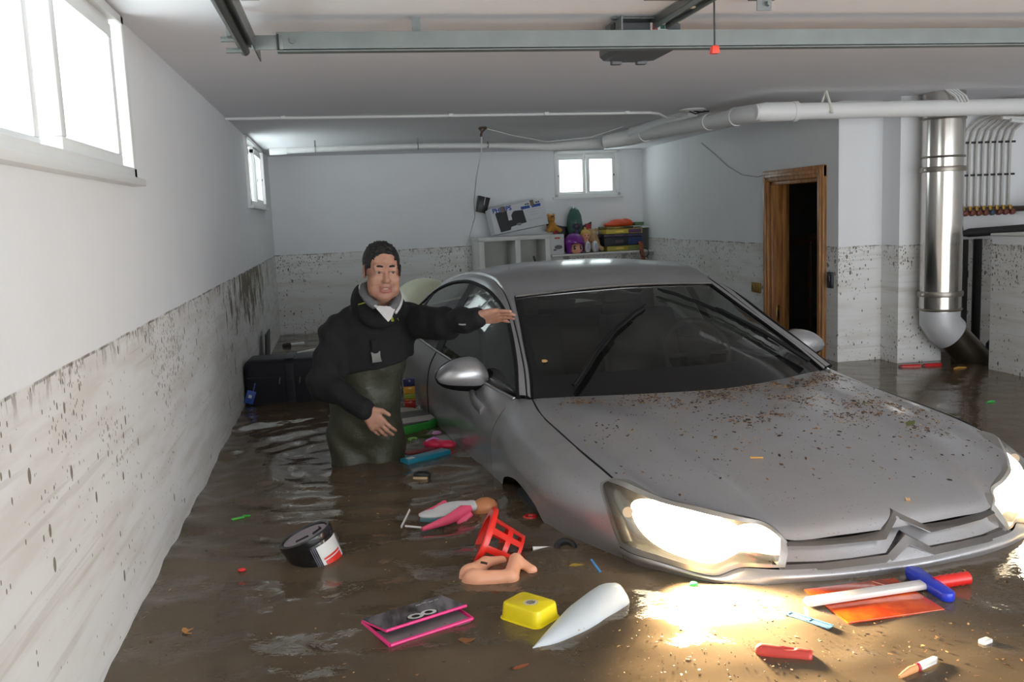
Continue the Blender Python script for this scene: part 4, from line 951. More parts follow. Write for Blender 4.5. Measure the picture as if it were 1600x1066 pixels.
def cloth(name, col, rough=0.75, bumps=0.25, sc_=14):
    t = NT(name); P = t.pos(obj=True)
    c = t.mix(t.noise(P, 9, 4), tuple(x*.75 for x in col)+(1,), tuple(x*1.25 for x in col)+(1,))
    h = t.math('ADD', t.noise(P, sc_, 4), t.math('MULTIPLY', t.noise(P, 300, 1), 0.05))
    return t.finish(t.bsdf(**{'Base Color': c, 'Roughness': rough, 'Normal': t.bump(h, bumps, 0.03)}).outputs[0])
M_JACKET = cloth('black_jacket_cloth', (0.0070, 0.0070, 0.0080), 0.85)
M_WADER = cloth('olive_wader_cloth', (0.046, 0.047, 0.028), 0.45, 0.35, 11)
M_HAIR = cloth('dark_hair', (0.010, 0.0085, 0.008), 0.45, 0.6, 90)

# head frame: X image right, F out of the face, U up; turned a touch to his left
HO = np.array((0.174, 4.115, 0.905)); yaw = math.radians(9); tilt = math.radians(-3)
HF = np.array((math.sin(yaw), -math.cos(yaw), -0.05)); HF /= np.linalg.norm(HF)
HX = np.array((math.cos(yaw), math.sin(yaw), 0)); HU = np.cross(HX, -HF); HU /= np.linalg.norm(HU)
HX, HU = HX*math.cos(tilt)+HU*math.sin(tilt), HU*math.cos(tilt)-HX*math.sin(tilt)
HR = np.stack([HX, HF, HU], 1)
def hp(x, f, u): return HO+HX*x+HF*f+HU*u
SH_R, EL_R, WR_R = np.array((-.042, 4.33, .600)), np.array((-.112, 4.235, .395)), np.array((.066, 4.05, .300))
SH_L, EL_L, WR_L = np.array((.295, 4.33, .650)), np.array((.435, 4.10, .652)), np.array((.556, 3.90, .690))
def hand(s, wrist, d, nrm, lat, curl, spread, thumb_dir, L=1.0):
    """wrist: wrist point, d: along the hand, nrm: back of the hand, lat: towards the index finger"""
    d, nrm = d/np.linalg.norm(d), nrm/np.linalg.norm(nrm); lat = lat-d*(lat@d); lat /= np.linalg.norm(lat); nrm = np.cross(lat, d)*np.sign(np.cross(lat, d)@nrm)
    kn = []
    for i, (o, ln) in enumerate(((.031, .088), (.0105, .092), (-.011, .088), (-.031, .080))):
        k = wrist+d*ln*L+lat*o*L; kn.append(k)
        s.cap(wrist+d*.012+lat*o*.62*L, k, .0155*L, .0125*L, k=.012)
    for i, (ln, cu, sp) in enumerate(zip((.074, .082, .076, .060), curl, spread)):
        p = kn[i]; ang = 0.0; dirv = d+lat*sp; dirv /= np.linalg.norm(dirv); r = (.0092, .0096, .0092, .0080)[i]*L
        for j, fr in enumerate((.46, .30, .24)):
            ang += cu*(0.8, 1.0, .7)[j]
            dd = dirv*math.cos(ang)-nrm*math.sin(ang); q = p+dd*ln*fr*L
            s.cap(p, q, r*(1-.07*j), r*(.95-.09*j), k=.003); p = q
    t0 = wrist+d*.025+lat*.026*L; t1 = t0+(thumb_dir/np.linalg.norm(thumb_dir))*.040*L; t2 = t1+((thumb_dir/np.linalg.norm(thumb_dir))*.6+d*.7)/np.linalg.norm((thumb_dir/np.linalg.norm(thumb_dir))*.6+d*.7)*.036*L
    s.cap(t0, t1, .0165*L, .0118*L, k=.010); s.cap(t1, t2, .0112*L, .0085*L, k=.003)
s = SDF((-.30, 3.64, FLOOR), (.76, 4.62, 1.05), .0052)
# head
s.ell(hp(0, -.018, .036), (.0755, .094, .086), HR)
s.ell(hp(0, .018, -.045), (.064, .072, .083), HR, k=.02)
s.ell(hp(0, .056, -.108), (.034, .026, .024), HR, k=.025)
for x in (-1, 1):
    s.ell(hp(x*.047, .040, -.078), (.022, .036, .034), HR, k=.02)      # jaw corner
    s.ell(hp(x*.041, .060, -.036), (.024, .022, .022), HR, k=.02)      # cheek
    s.ell(hp(x*.076, -.004, -.006), (.010, .021, .032), HR, k=.006)    # ear
    s.ell(hp(x*.082, .004, -.004), (.007, .010, .018), HR, cut=True, k=.004)
s.cap(hp(-.042, .072, .020), hp(.042, .072, .020), .012, k=.014)
for x in (-1, 1): s.ell(hp(x*.031, .098, -.001), (.019, .016, .0125), HR, cut=True, k=.010)
for x in (-1, 1):
    s.cap(hp(x*.017, .084, .0062), hp(x*.045, .077, .0042), .0056, k=.005)  # upper lid
    s.cap(hp(x*.018, .081, -.0100), hp(x*.044, .075, -.0088), .0046, k=.006) # lower lid
s.cap(hp(0, .084, .008), hp(0, .105, -.036), .0085, .0125, k=.010)
for x in (-1, 1): s.ell(hp(x*.0135, .092, -.041), (.0085, .011, .008), HR, k=.006)
s.cap(hp(-.017, .084, -.066), hp(.017, .084, -.066), .0062, k=.006); s.cap(hp(-.014, .084, -.083), hp(.014, .084, -.083), .0068, k=.007)
s.ell(hp(0, .094, -.0745), (.021, .014, .0042), HR, cut=True, k=.003)
for x in (-1, 1): s.cap(hp(x*.020, .092, -.044), hp(x*.034, .080, -.074), .0022, cut=True, k=.007)
# neck, trunk, arms, legs
NB = np.array((.150, 4.24, .690))
s.cap(hp(0, -.028, -.075), NB+(0, .05, 0), .056, .056, k=.03)
s.ell((.115, 4.36, .55), (.135, .085, .15), k=.04); s.ell((.075, 4.38, .30), (.125, .085, .15), k=.05); s.ell((.07, 4.39, .16), (.145, .10, .10), k=.05)
s.cap(SH_R, SH_L, .055, k=.05)
for sh, el, wr in ((SH_R, EL_R, WR_R), (SH_L, EL_L, WR_L)):
    s.cap(sh, el, .052, .042, k=.03); s.cap(el, wr, .040, .027, k=.015)
for x in (-1, 1):
    hip, kn_, an = np.array((.07+x*.08, 4.38, .12)), np.array((.07+x*.09, 4.34, -.20)), np.array((.07+x*.095, 4.42, -.52))
    s.cap(hip, kn_, .082, .058, k=.04); s.cap(kn_, an, .056, .038, k=.02); s.cap(an+(0, .01, -.05), an+(x*.01, -.15, -.052), .035, .028, k=.02)
# his right hand hangs with its back to us, fingers half curled; his left is held flat, palm down
hand(s, WR_R, np.array((.52, -.30, -.70)), np.array((-.25, -.90, .20)), np.array((.70, -.15, .50)), (.34, .42, .50, .58), (.07, .01, -.04, -.09), np.array((.80, -.35, -.05)), 1.0)
hand(s, WR_L, np.array((.88, -.44, .12)), np.array((.05, .72, .68)), np.array((-.30, -.62, .66)), (.10, .14, .18, .24), (-.02, .0, .02, .05), np.array((.80, -.50, .28)), 1.0)
def skinmat(C):
    q = (C+0-HO) @ HR
    x, f, u = q[:, 0], q[:, 1], q[:, 2]
    m = np.zeros(len(C))
    m[(u < -.052) & (u > -.16) & (f > -.01) & (np.abs(x) < .085) & ~((f > .088) & (u > -.056))] = 1
    m[(np.abs(x) < .026) & (f > .078) & (u < -.060) & (u > -.091)] = 2
    return m
body = s.build('body', [M_SKIN, M_STUB, M_LIP], person, PO, skinmat, smooth=1)
for x in (-1, 1):
    b = B(); b.ell(hp(x*.031, .0715, -.0015)-PO, .0122, Matrix(HR.tolist()), 16); eye = b.build('eye', mat('eye_white', (0.36, 0.33, 0.31, 1), 0.3), person)
    b = B(); b.ell(hp(x*.031+.001, .0816, -.0015)-PO, (.0066, .0028, .0066), Matrix(HR.tolist()), 12); b.build('iris', mat('dark_iris', (0.018, 0.012, 0.008, 1), 0.15), eye)
    b = B(); b.tube([hp(x*.014, .0875, .0225)-PO, hp(x*.030, .0865, .0255)-PO, hp(x*.046, .0755, .0215)-PO, hp(x*.052, .068, .0170)-PO], [.0040, .0046, .0040, .002], 8, flat=.7); b.build('eyebrow', M_HAIR, person)
b = B(); b.tube([hp(-.013, .0815, -.0735)-PO, hp(0, .0855, -.0735)-PO, hp(.013, .0815, -.0735)-PO], .0022, 8); b.build('teeth', mat('teeth', (0.62, 0.57, 0.50, 1), 0.3), person)
# hair
s = SDF((.02, 3.98, .84), (.33, 4.32, 1.07), .004)
s.ell(hp(0, -.022, .038), (.0815, .098, .0870), HR)
s.cap(hp(-.026, .100, .018), hp(.026, .100, .018), .066, cut=True, k=.006)
s.box(hp(0, .02, -.075), (.2, .2, .062), HR, cut=True, k=.01)
s.box(hp(0, .085, -.02), (.2, .07, .028), HR, cut=True, k=.008)
rng = np.random.RandomState(5)
for x in (-1, 1): s.cap(hp(x*.0755, .018, .02), hp(x*.0755, .020, -.022), .0065, .004, k=.006)
for i in range(130):
    a = rng.uniform(-1, 1)*.055; f = rng.uniform(-.07, .062)
    u = .038+.0870*math.sqrt(max(.05, 1-(a/.0815)**2-((f+.022)/.098)**2))
    ln = rng.uniform(.003, .009); s.cap(hp(a, f, u-.006), hp(a*1.08+rng.uniform(-.004, .004), f+.004, u+ln*.8), .0042, .0012, k=.004)
s.build('hair', M_HAIR, person, PO, smooth=0)
# jacket
def nz(X, Y, Z, amp, seed):
    r = np.random.RandomState(seed); o = 0
    for i in range(9):
        k = r.uniform(14, 38)*(r.normal(size=3)*np.array((1, 1, .75))/1.5); o = o+np.sin(k[0]*X+k[1]*Y+k[2]*Z+r.uniform(0, 6.3))
    return amp*o/3
s = SDF((-.30, 3.74, .16), (.64, 4.62, .86), .0065)
s.ell((.122, 4.345, .545), (.192, .132, .20), k=.05); s.ell((.110, 4.345, .44), (.180, .135, .14), k=.05)
a_ = .15
s.box((.11, 4.35, .20), (.5, .5, .25), np.array(((math.cos(a_), 0, -math.sin(a_)), (0, 1, 0), (math.sin(a_), 0, math.cos(a_)))), cut=True, k=.012)
s.cap(SH_R+(.015, .0, .0), SH_L+(-.01, 0, 0), .084, k=.05)
s.cap(SH_R+(.06, .01, .030), NB+(-.03, .03, .02), .066, .070, k=.05); s.cap(SH_L+(-.06, .01, .025), NB+(.03, .03, .01), .060, .065, k=.05)
s.cap(SH_R, EL_R, .082, .070, k=.035); s.cap(EL_R, WR_R+(EL_R-WR_R)*.06, .070, .050, k=.02)
s.cap(SH_L, EL_L, .084, .068, k=.035); s.cap(EL_L, WR_L+(EL_L-WR_L)*.06, .066, .052, k=.03)
# stand-up collar and folded hood behind the neck
s.ell(NB+(-.005, .055, .070), (.098, .080, .058), k=.03); s.ell(NB+(-.070, -.005, .075), (.046, .066, .082), k=.025); s.ell(NB+(.078, .0, .040), (.042, .060, .050), k=.025); s.ell(NB+(.0, -.055, .0), (.085, .045, .055), k=.03)
s.warp(lambda X, Y, Z: nz(X, Y, Z, .0055, 2)+.0055*np.sin(62*(X*.6-Y*.5+Z*.35))*np.clip((X-.30)*6, 0, 1)+.0060*np.sin(58*(Z+X*.55)+3*np.sin(14*X))*np.clip((.02-X)*8, 0, 1))
s.cap(hp(0, -.02, -.02), hp(.003, -.012, -.115), .076, .066, cut=True, k=.006)
s.cap(hp(.008, .070, -.10), (.194, 4.13, .742), .046, .008, cut=True, k=.008)
jacket = s.build('jacket', M_JACKET, person, PO, smooth=1)
# waders, grey hood lining, white hoodie edge, zips and belt buckle
s = SDF((-.30, 4.05, FLOOR), (.44, 4.70, .64), .0075)
s.ell((.098, 4.35, .47), (.166, .122, .17), k=.04); s.ell((.070, 4.365, .29), (.168, .128, .17), k=.05); s.ell((.068, 4.375, .16), (.170, .135, .13), k=.05)
for x in (-1, 1):
    hip, kn_, an = np.array((.064+x*.070, 4.37, .14)), np.array((.062+x*.082, 4.33, -.20)), np.array((.07+x*.095, 4.42, -.50))
    s.cap(hip, kn_, .108, .090, k=.03); s.cap(kn_, an, .088, .070, k=.03); s.cap(an+(0, .02, -.04), an+(x*.02, -.17, -.045), .058, .05, k=.03)
s.warp(lambda X, Y, Z: nz(X, Y, Z, .0050, 8)+.0055*np.sin(40*(Z*.8+X*.75)+2*np.sin(9*X))*np.clip((.34-Z)*5, 0, 1)*np.clip((Z+.1)*8, 0, 1))
waders = s.build('waders', M_WADER, person, PO, smooth=1)
from mathutils.bvhtree import BVHTree
def surf(ob): return BVHTree.FromPolygons([v.co+Vector(PO) for v in ob.data.vertices], [p.vertices[:] for p in ob.data.polygons])
JT, WT = surf(jacket), surf(waders)
def drape(x, z, tree, off=.004, y0=3.5):
    h = tree.ray_cast(Vector((x, y0, z)), Vector((0, 1, 0)))
    p = h[0] if h[0] else Vector((x, 4.22, z)); return p-Vector((0, off, 0))-Vector(PO)
def strip(name, pts, r, m, par, flat=1.0, n=8):
    b = B(); b.tube(pts, r, n, flat=flat); return b.build(name, m, par)
M_LIME = mat('lime_zip', (0.46, 0.50, 0.06, 1), 0.5)
M_HOOD = cloth('grey_fleece', (0.16, 0.16, 0.165), 0.9, 0.5, 60)
M_TRIMW = cloth('white_cotton', (0.62, 0.60, 0.60), 0.85, 0.3, 60)
cc = [hp(-.030, .030, -.155), hp(-.055, .012, -.135), hp(-.074, -.018, -.105), hp(-.070, -.062, -.085), hp(-.035, -.098, -.080), hp(.03, -.098, -.082), hp(.066, -.062, -.095), hp(.072, -.010, -.125), hp(.054, .020, -.150), hp(.034, .034, -.168)]
strip('hood_lining', [p-PO for p in cr(cc, 40)], [.016]+[.021]*38+[.014], M_HOOD, jacket, 1.0, 10)
ce = [hp(-.030, .045, -.158), hp(-.062, .022, -.132), hp(-.086, -.016, -.100), hp(-.082, -.070, -.072), hp(-.04, -.115, -.065), hp(.04, -.115, -.068), hp(.080, -.070, -.085), hp(.090, -.008, -.120), hp(.075, .030, -.155), hp(.050, .052, -.185)]
strip('hood_edge', [p-PO for p in cr(ce, 40)], .0065, M_TRIMW, jacket)
vl = [(.146, .778), (.160, .765), (.176, .748), (.192, .725), (.195, .719)]; vr = [(.252, .762), (.240, .745), (.222, .733), (.205, .724), (.195, .718)]
for v in (vl, vr): strip('hoodie_edge', [drape(x, z, JT, .003)-Vector((0, .0, 0)) for x, z in v], [.008, .011, .011, .009, .005], M_TRIMW, jacket)
b = B(); s1 = [Vector(hp(x, f, u)-PO) for x, f, u in ((-.045, .040, -.150), (.055, .042, -.158), (.030, .062, -.205), (.014, .070, -.220), (-.004, .062, -.200))]; b.poly(s1); tag(b.build('shirt', M_TRIMW, person), 'white shirt front')
strip('collar_zip', [drape(x, z, JT, .001) for x, z in ((.063, .755), (.085, .760), (.105, .764), (.132, .770))], .0028, M_LIME, jacket)
strip('chest_zip', [drape(.199, .705, JT, .002), drape(.203, .690, JT, .003), drape(.207, .672, JT, .002)], .0028, M_LIME, jacket); strip('chest_zip', [drape(.203, .700, JT, .002), drape(.210, .688, JT, .003), drape(.214, .672, JT, .002)], .0024, M_LIME, jacket)
strip('pocket_zip', [drape(.233, .682, JT, .001), drape(.240, .668, JT, .001)], .0022, M_LIME, jacket)
strip('sleeve_mark', [drape(.478, .668, JT, .001), drape(.492, .667, JT, .001), drape(.504, .668, JT, .001)], .0035, mat('pale_mark', (0.35, 0.34, 0.34, 1), 0.6), jacket)
bk = drape(.128, .515, JT, .006)
strip('chest_strap', [bk+Vector((-.004, .004, .075)), bk+Vector((0, -.002, .03)), bk+Vector((0, -.002, -.045))], .016, M_JACKET, waders, .25)
M_BUCK = mat('grey_buckle', (0.19, 0.20, 0.19, 1), 0.4)
b = B(); c0 = bk+Vector((0, -.010, 0)); b.prism([(-.022, .022), (-.014, .022), (-.008, .012), (.008, .012), (.014, .022), (.022, .022), (.017, 0), (.022, -.026), (-.022, -.026), (-.017, 0)], 0, .008, frame(c0, (1, 0, .08), (0, 0, 1)), bevel=.002); tag(b.build('buckle', M_BUCK, waders), 'grey side-release buckle')
# ---------------------------------------------------------------- things floating on the flood
def plastic(name, r, g, b, rough=0.32): return mat(name, srgb(r, g, b), rough, var=0.05, coat=0.25)
M_RED = plastic('red_toy_plastic', 232, 38, 24)
M_PINK = plastic('pink_fabric', 238, 84, 122, 0.6)
M_DOLL = mat('doll_vinyl', srgb(238, 172, 138), 0.4, var=0.05)
M_WHT = plastic('white_plastic', 226, 226, 224)
def rotz(a): return Matrix.Rotation(a, 4, 'Z')

# paint bucket, tipped
pb = thing('paint_bucket', 'black and white paint bucket with lid floating tipped over near the left wall', 'bucket', (-.140, 3.095, .0))
ax = Vector((-.36, .02, .93)).normalized(); Mb = frame((0, 0, 0), Vector((.94, .0, .34)), ax.cross(Vector((.94, 0, .34)))) ; Mb = Matrix.Translation(Vector((0.020, -.01, -.068))) @ Matrix(((Mb[0][0], Mb[0][1], ax.x, 0), (Mb[1][0], Mb[1][1], ax.y, 0), (Mb[2][0], Mb[2][1], ax.z, 0), (0, 0, 0, 1)))
b = B(); n = 64; prof = [(.080, 0), (.082, .004), (.088, .135), (.088, .15)]
rows = [[Mb @ Vector((r*math.cos(2*PI*i/n), r*math.sin(2*PI*i/n), z)) for i in range(n+1)] for r, z in prof]
b.grid(rows); b.poly([rows[0][i] for i in range(n)]); b.build('pail', mat('black_gloss_paint', (0.008, 0.008, 0.009, 1), 0.22, coat=.5), pb, weld=1e-5)
b = B(); b.lathe([(.0905, .140), (.092, .146), (.092, .164), (.088, .168), (.080, .166), (.078, .160), (.0, .160)], n, Mb, caps=False); lid = b.build('lid', mat('lid_black', (0.012, 0.012, 0.013, 1), 0.25, coat=.4), pb)
b = B(); b.lathe([(.0, .1612), (.040, .1613), (.076, .1612)], 40, Mb, caps=False); tag(b.build('lid_film', t_film if False else mat('grey_paint_film', srgb(150, 140, 148), 0.45, var=0.3, scale=30), lid), 'mottled grey film on the lid')
b = B(); b.tube([Mb @ Vector((.03, -.03, .163)), Mb @ Vector((.058, -.005, .163)), Mb @ Vector((.05, .02, .163))], .005, 6, flat=.5); b.tube([Mb @ Vector((-.03, -.035, .163)), Mb @ Vector((.015, -.03, .163))], .004, 6, flat=.5); b.build('lid_tab', M_BLACK, lid)
def arc_patch(name, a0, a1, z0, z1, m, par, up=.0008):
    b = B(); rr = lambda z: .0820+.006*z/.135+up
    b.grid([[Mb @ Vector((rr(z)*math.cos(a0+(a1-a0)*i/16), rr(z)*math.sin(a0+(a1-a0)*i/16), z)) for i in range(17)] for z in (z0, (z0+z1)/2, z1)]); return b.build(name, m, par)
A0 = math.radians(-72)
lb = arc_patch('label', A0, A0+1.25, .038, .130, M_WHT, pb); tag(lb, 'white paper label')
arc_patch('red_panel', A0+.12, A0+1.0, .046, .074, plastic('label_red', 226, 48, 38), lb, .0015); arc_patch('red_line', A0+.10, A0+1.0, .078, .085, plastic('label_red', 226, 48, 38), lb, .0015)
for k, z in ((0, .064), (1, .048)): arc_patch('red_dot', A0-.68+.03*k, A0-.62+.03*k, z, z+.006, plastic('label_red', 226, 48, 38), pb, .0014)
for k in range(3): arc_patch('handle_groove', A0-.22+.07*k, A0-.19+.07*k, .01, .132, mat('grey_scuff', srgb(96, 96, 110), .4), pb, .0012)
b = B(); b.tube([Mb @ Vector((.09*math.cos(a), .09*math.sin(a), z)) for a, z in ((A0+1.35, .125), (A0+1.5, .10), (A0+1.7, .07), (A0+1.9, .05))], .0018, 6); b.build('wire_handle', M_GALV, pb)

# doll lying on the water
dl = thing('floating_doll', 'doll with bare head, white top and pink sleeves floating on its front', 'doll', (.36, 3.40, 0))
s = SDF((.06, -.10, -.06), (.20, .12, .08), .004); s.ell((.125, .028, .012), (.050, .040, .036)); s.ell((.10, .02, .004), (.03, .03, .03), k=.01)
s.build('head', mat('tan_vinyl', srgb(196, 128, 84), .35), dl)
s = SDF((-.20, -.12, -.06), (.14, .12, .08), .005)
s.ell((.02, .040, .016), (.075, .042, .022)); s.ell((-.06, .0, .012), (.075, .045, .014), k=.03); s.ell((.078, .028, .020), (.022, .038, .018), k=.015)
s.build('torso', mat('white_doll_cloth', srgb(214, 214, 216), .7, var=.12, scale=40), dl)
b = B(); b.tube([(.062, -.045, .035), (.03, -.055, .028), (-.04, -.10, .014), (-.132, -.145, .006)], [.012, .026, .018, .008], 12, flat=.8); b.tube([(.06, -.06, .02), (.03, -.07, .0), (.0, -.075, -.006)], [.01, .022, .012], 10); b.build('sleeve', M_PINK, dl)
b = B(); b.tube([(-.022, .085, .020), (-.06, .055, .014), (-.13, .03, .004)], [.016, .013, .006], 10); b.build('sleeve', M_PINK, dl)
b = B(); b.tube([(-.13, -.03, .004), (-.05, -.075, .006)], [.008, .010], 8, flat=.5); b.build('sash', mat('teal_ribbon', srgb(92, 132, 142), .6), dl)
b = B(); b.tube([(-.165, .02, .03), (-.205, -.09, .004)], .006, 8, flat=.5); b.build('stick', M_WHT, dl)
b = B(); b.tube([(-.19, -.085, .004), (-.135, -.125, .006)], .004, 8); b.build('stick', M_WHT, dl)
b = B(); b.ell((.045, -.05, -.012), (.055, .05, .025), n=16); b.build('hair', mat('wet_brown_hair', srgb(92, 54, 36), .5), dl)

# red plastic basket on its side
bk_ = thing('toy_basket', 'red plastic openwork basket floating on its side', 'basket', (.420, 3.00, .0))
bk_.scale = (1.12, 1.12, 1.12)
aa = Vector((.84, -.16, -.42)).normalized(); d1 = Vector((.50, .10, .80)); d1 = (d1-aa*d1.dot(aa)).normalized(); d2 = aa.cross(d1)
Mk = Matrix(((d1.x, d2.x, aa.x, -.015), (d1.y, d2.y, aa.y, 0), (d1.z, d2.z, aa.z, .028), (0, 0, 0, 1)))
b = B(); b.lathe([(.082, -.004), (.110, -.004), (.112, .0), (.110, .012), (.108, .012), (.106, .003), (.084, .003), (.082, -.004)], 48, Mk, caps=False); b.build('rim', M_RED, bk_)
def rad(z): return .086-.16*z
b = B()
for z0, z1 in ((0, .018), (.062, .078), (.108, .118)): b.lathe([(rad(z0), z0), (rad(z1), z1), (rad(z1)-.003, z1), (rad(z0)-.003, z0), (rad(z0), z0)], 48, Mk, caps=False)
b.lathe([(.0, .115), (rad(.115), .115), (rad(.115), .118), (0, .118)], 32, Mk, caps=False); b.build('bands', M_RED, bk_)
for k in range(9):
    a = 2*PI*k/9+.2; b = B(); w = .13 if k % 3 else .24
    b.grid([[Mk @ Vector((rad(z)*math.cos(a+w*f), rad(z)*math.sin(a+w*f), z)) for f in (-1, -.5, 0, .5, 1)] for z in (.012, .04, .066, .09, .112)]); b.grid([[Mk @ Vector(((rad(z)-.003)*math.cos(a+w*f), (rad(z)-.003)*math.sin(a+w*f), z)) for f in (1, .5, 0, -.5, -1)] for z in (.012, .04, .066, .09, .112)]); b.build('slat', M_RED, bk_)

# lower half of a baby doll
lg = thing('doll_legs', 'bare lower half of a baby doll floating beside the red basket', 'doll', (.40, 2.76, 0))
s = SDF((-.13, -.13, -.06), (.18, .16, .09), .004)
s.ell((-.055, -.022, .006), (.036, .030, .034)); s.ell((-.062, .022, .008), (.036, .030, .032), k=.010); s.cap((-.075, .0, -.02), (-.06, 0, -.02), .03, k=.02)
s.cap((-.045, -.030, .006), (.055, -.035, .004), .029, .024, k=.008); s.cap((.055, -.035, .004), (.088, .045, .028), .025, .021, k=.012); s.cap((.088, .045, .028), (.128, .005, .008), .020, .014, k=.008); s.ell((.130, .0, .006), (.018, .014, .013), k=.008)
s.cap((-.050, .028, .012), (-.005, .085, .014), .026, .020, k=.008); s.cap((-.005, .085, .014), (.050, .105, .010), .019, .013, k=.008); s.ell((.052, .106, .008), (.016, .013, .013), k=.006)
s.ell((-.10, -.002, .012), (.03, .004, .05), cut=True, k=.010)
s.build('body', M_DOLL, lg)
b = B(); b.tube([(-.028, .02, .042), (-.018, .012, .042), (-.010, .008, .040)], .004, 6); b.build('twig', mat('twig_brown', (0.04, 0.025, 0.015, 1), .8), lg)

# pencil case with a flap
wl_ = thing('pencil_case', 'flat grey and pink pencil case with two ring eyes floating in front', 'case', (.146, 2.497, 0))
ux, uy = Vector((.235, .105, 0)), Vector((-.068, .173, 0))              # along the hinge, towards the hinge
def slab(name, c0, c1, c2, c3, th, m, par):
    b = B(); c = [Vector(p) for p in (c0, c1, c2, c3)]; up = Vector((0, 0, th))
    lo = [b.bm.verts.new(p) for p in c]; hi = [b.bm.verts.new(p+up) for p in c]
    b._f(hi, 0); b._f(list(reversed(lo)), 0)
    for i in range(4): b._f([lo[i], lo[(i+1) % 4], hi[(i+1) % 4], hi[i]], 0)
    bmesh.ops.bevel(b.bm, geom=list(b.bm.edges), offset=th*.3, segments=2, affect='EDGES'); return b.build(name, m, par)
M_GREYC = mat('grey_printed_vinyl', srgb(140, 132, 134), .35, var=.45, scale=18, coat=.3)
M_HOT = plastic('hot_pink_piping', 238, 40, 130, .4)
h0, h1 = -ux*.5+uy*.5, ux*.5+uy*.5
f0, f1 = -ux*.5-uy*.5, ux*.5-uy*.5
base = slab('base', h0+Vector((0, 0, -.014)), h1+Vector((0, 0, -.014)), f1+Vector((0, 0, -.010)), f0+Vector((0, 0, -.010)), .014, M_GREYC, wl_)
b = B(); b.tube([f0+Vector((0, 0, .003)), f1+Vector((0, 0, .003))], .0055, 8); b.tube([h0+Vector((0, 0, .0)), f0+Vector((0, 0, .003))], .0055, 8); b.tube([h1+Vector((0, 0, .0)), f1+Vector((0, 0, .003))], .0055, 8); b.build('piping', M_HOT, base)
g0, g1 = -ux*.47-uy*.28+Vector((0, 0, .024)), ux*.52-uy*.28+Vector((0, 0, .024))
t = NT('brushed_dark_print'); P = t.pos((1, 1, 1), obj=True)
M_FLAP = t.finish(t.bsdf(**{'Base Color': t.mix(t.ramp(t.noise(t.n('ShaderNodeMapping', {0: P, 2: (0, 0, .9), 3: (30, 7, 10)}).outputs[0], 1.2, 5), .35, .62), (0.025, 0.024, 0.027, 1), (0.20, 0.18, 0.20, 1)), 'Roughness': .35, 'Coat Weight': .3}).outputs[0])
flap = slab('flap', h0+Vector((0, 0, .006)), h1+Vector((0, 0, .006)), g1, g0, .005, M_FLAP, wl_)
b = B(); b.tube([g0+Vector((0, 0, .002)), g1+Vector((0, 0, .002))], .0045, 8); b.tube([h0+Vector((0, 0, .004)), g0+Vector((0, 0, .002))], .003, 8); b.build('piping', M_HOT, flap)
nrm = (uy+Vector((0, 0, -.02))).normalized()
for k, u in ((0, -.06), (1, .10)):
    c0 = ux*u-uy*.13+Vector((0, 0, .0264)); Mf = frame(c0, ux, uy*.78+Vector((0, 0, -.018)))
    b = B(); b.lathe([(.0, .0004), (.026, .0012), (.027, .0)], 28, Mf, caps=False); e = b.build('eye_outline', M_BLACK, flap)
    b = B(); b.lathe([(.012, .0018), (.0225, .0018)], 28, Mf, caps=False); tag(b.build('eye_ring', M_WHT, e), 'white ring eye')
b = B(); Mf = frame(ux*.25+uy*.33+Vector((0, 0, .0155)), ux, uy*.78+Vector((0, 0, -.018)))
for i in range(4): b.box(Mf @ Vector((-.03+.02*i, .004*math.sin(i*2), .001)), (.014, .005, .0008), rot=Mf.to_3x3())
b.build('lettering_smudge', mat('white_print', srgb(180, 176, 178), .5), flap)

# yellow tub, upside down
tb = thing('plastic_tub', 'yellow plastic tub floating upside down with a round sticker', 'tub', (.458, 2.440, 0), (0, 0, math.radians(40)))
def rrect(a, c, r, n=6):
    o = []
    for cx_, cy_, q in ((a-r, c-r, 0), (-a+r, c-r, 1), (-a+r, -c+r, 2), (a-r, -c+r, 3)):
        for i in range(n+1): an = PI/2*(q+i/n); o.append((cx_+r*math.cos(an), cy_+r*math.sin(an)))
    return o
M_YEL = plastic('yellow_plastic', 246, 224, 22)
b = B(); pr = [(.055, .070, -.03, .022), (.0545, .0695, -.004, .022), (.0505, .0655, .036, .020), (.0485, .0635, .0425, .018), (.045, .060, .045, .016)]
rings = [[Vector((x, y, z)) for x, y in rrect(a, c, r)] for a, c, z, r in pr]
b.grid([r+[r[0]] for r in rings]); b.poly(rings[-1]); b.build('tub', M_YEL, tb, weld=1e-5)
b = B(); a = [Vector((x, y, -.006)) for x, y in rrect(.0575, .0725, .023)]; c_ = [Vector((x, y, .0)) for x, y in rrect(.0575, .0725, .023)]; d_ = [Vector((x, y, .001)) for x, y in rrect(.054, .069, .021)]; b.grid([a+[a[0]], c_+[c_[0]], d_+[d_[0]]]); b.build('rim', M_YEL, tb)
b = B(); Ms = Matrix.Translation((-.004, -.008, .0454)) @ rotz(math.radians(-40)); b.lathe([(0, 0), (.0215, 0)], 24, Ms @ Matrix.Diagonal((1, .92, 1, 1)), caps=False); lb = b.build('sticker', mat('pale_sticker', srgb(206, 198, 170), .6), tb)
b = B()
for y, w_ in ((.009, .018), (.003, .028), (-.003, .024), (-.009, .016)): b.box(Ms @ Vector((0, y, .0004)), (w_, .0028, .0004), rot=Ms.to_3x3())
b.build('printed_lines', mat('sticker_ink', srgb(70, 66, 74), .6), lb)

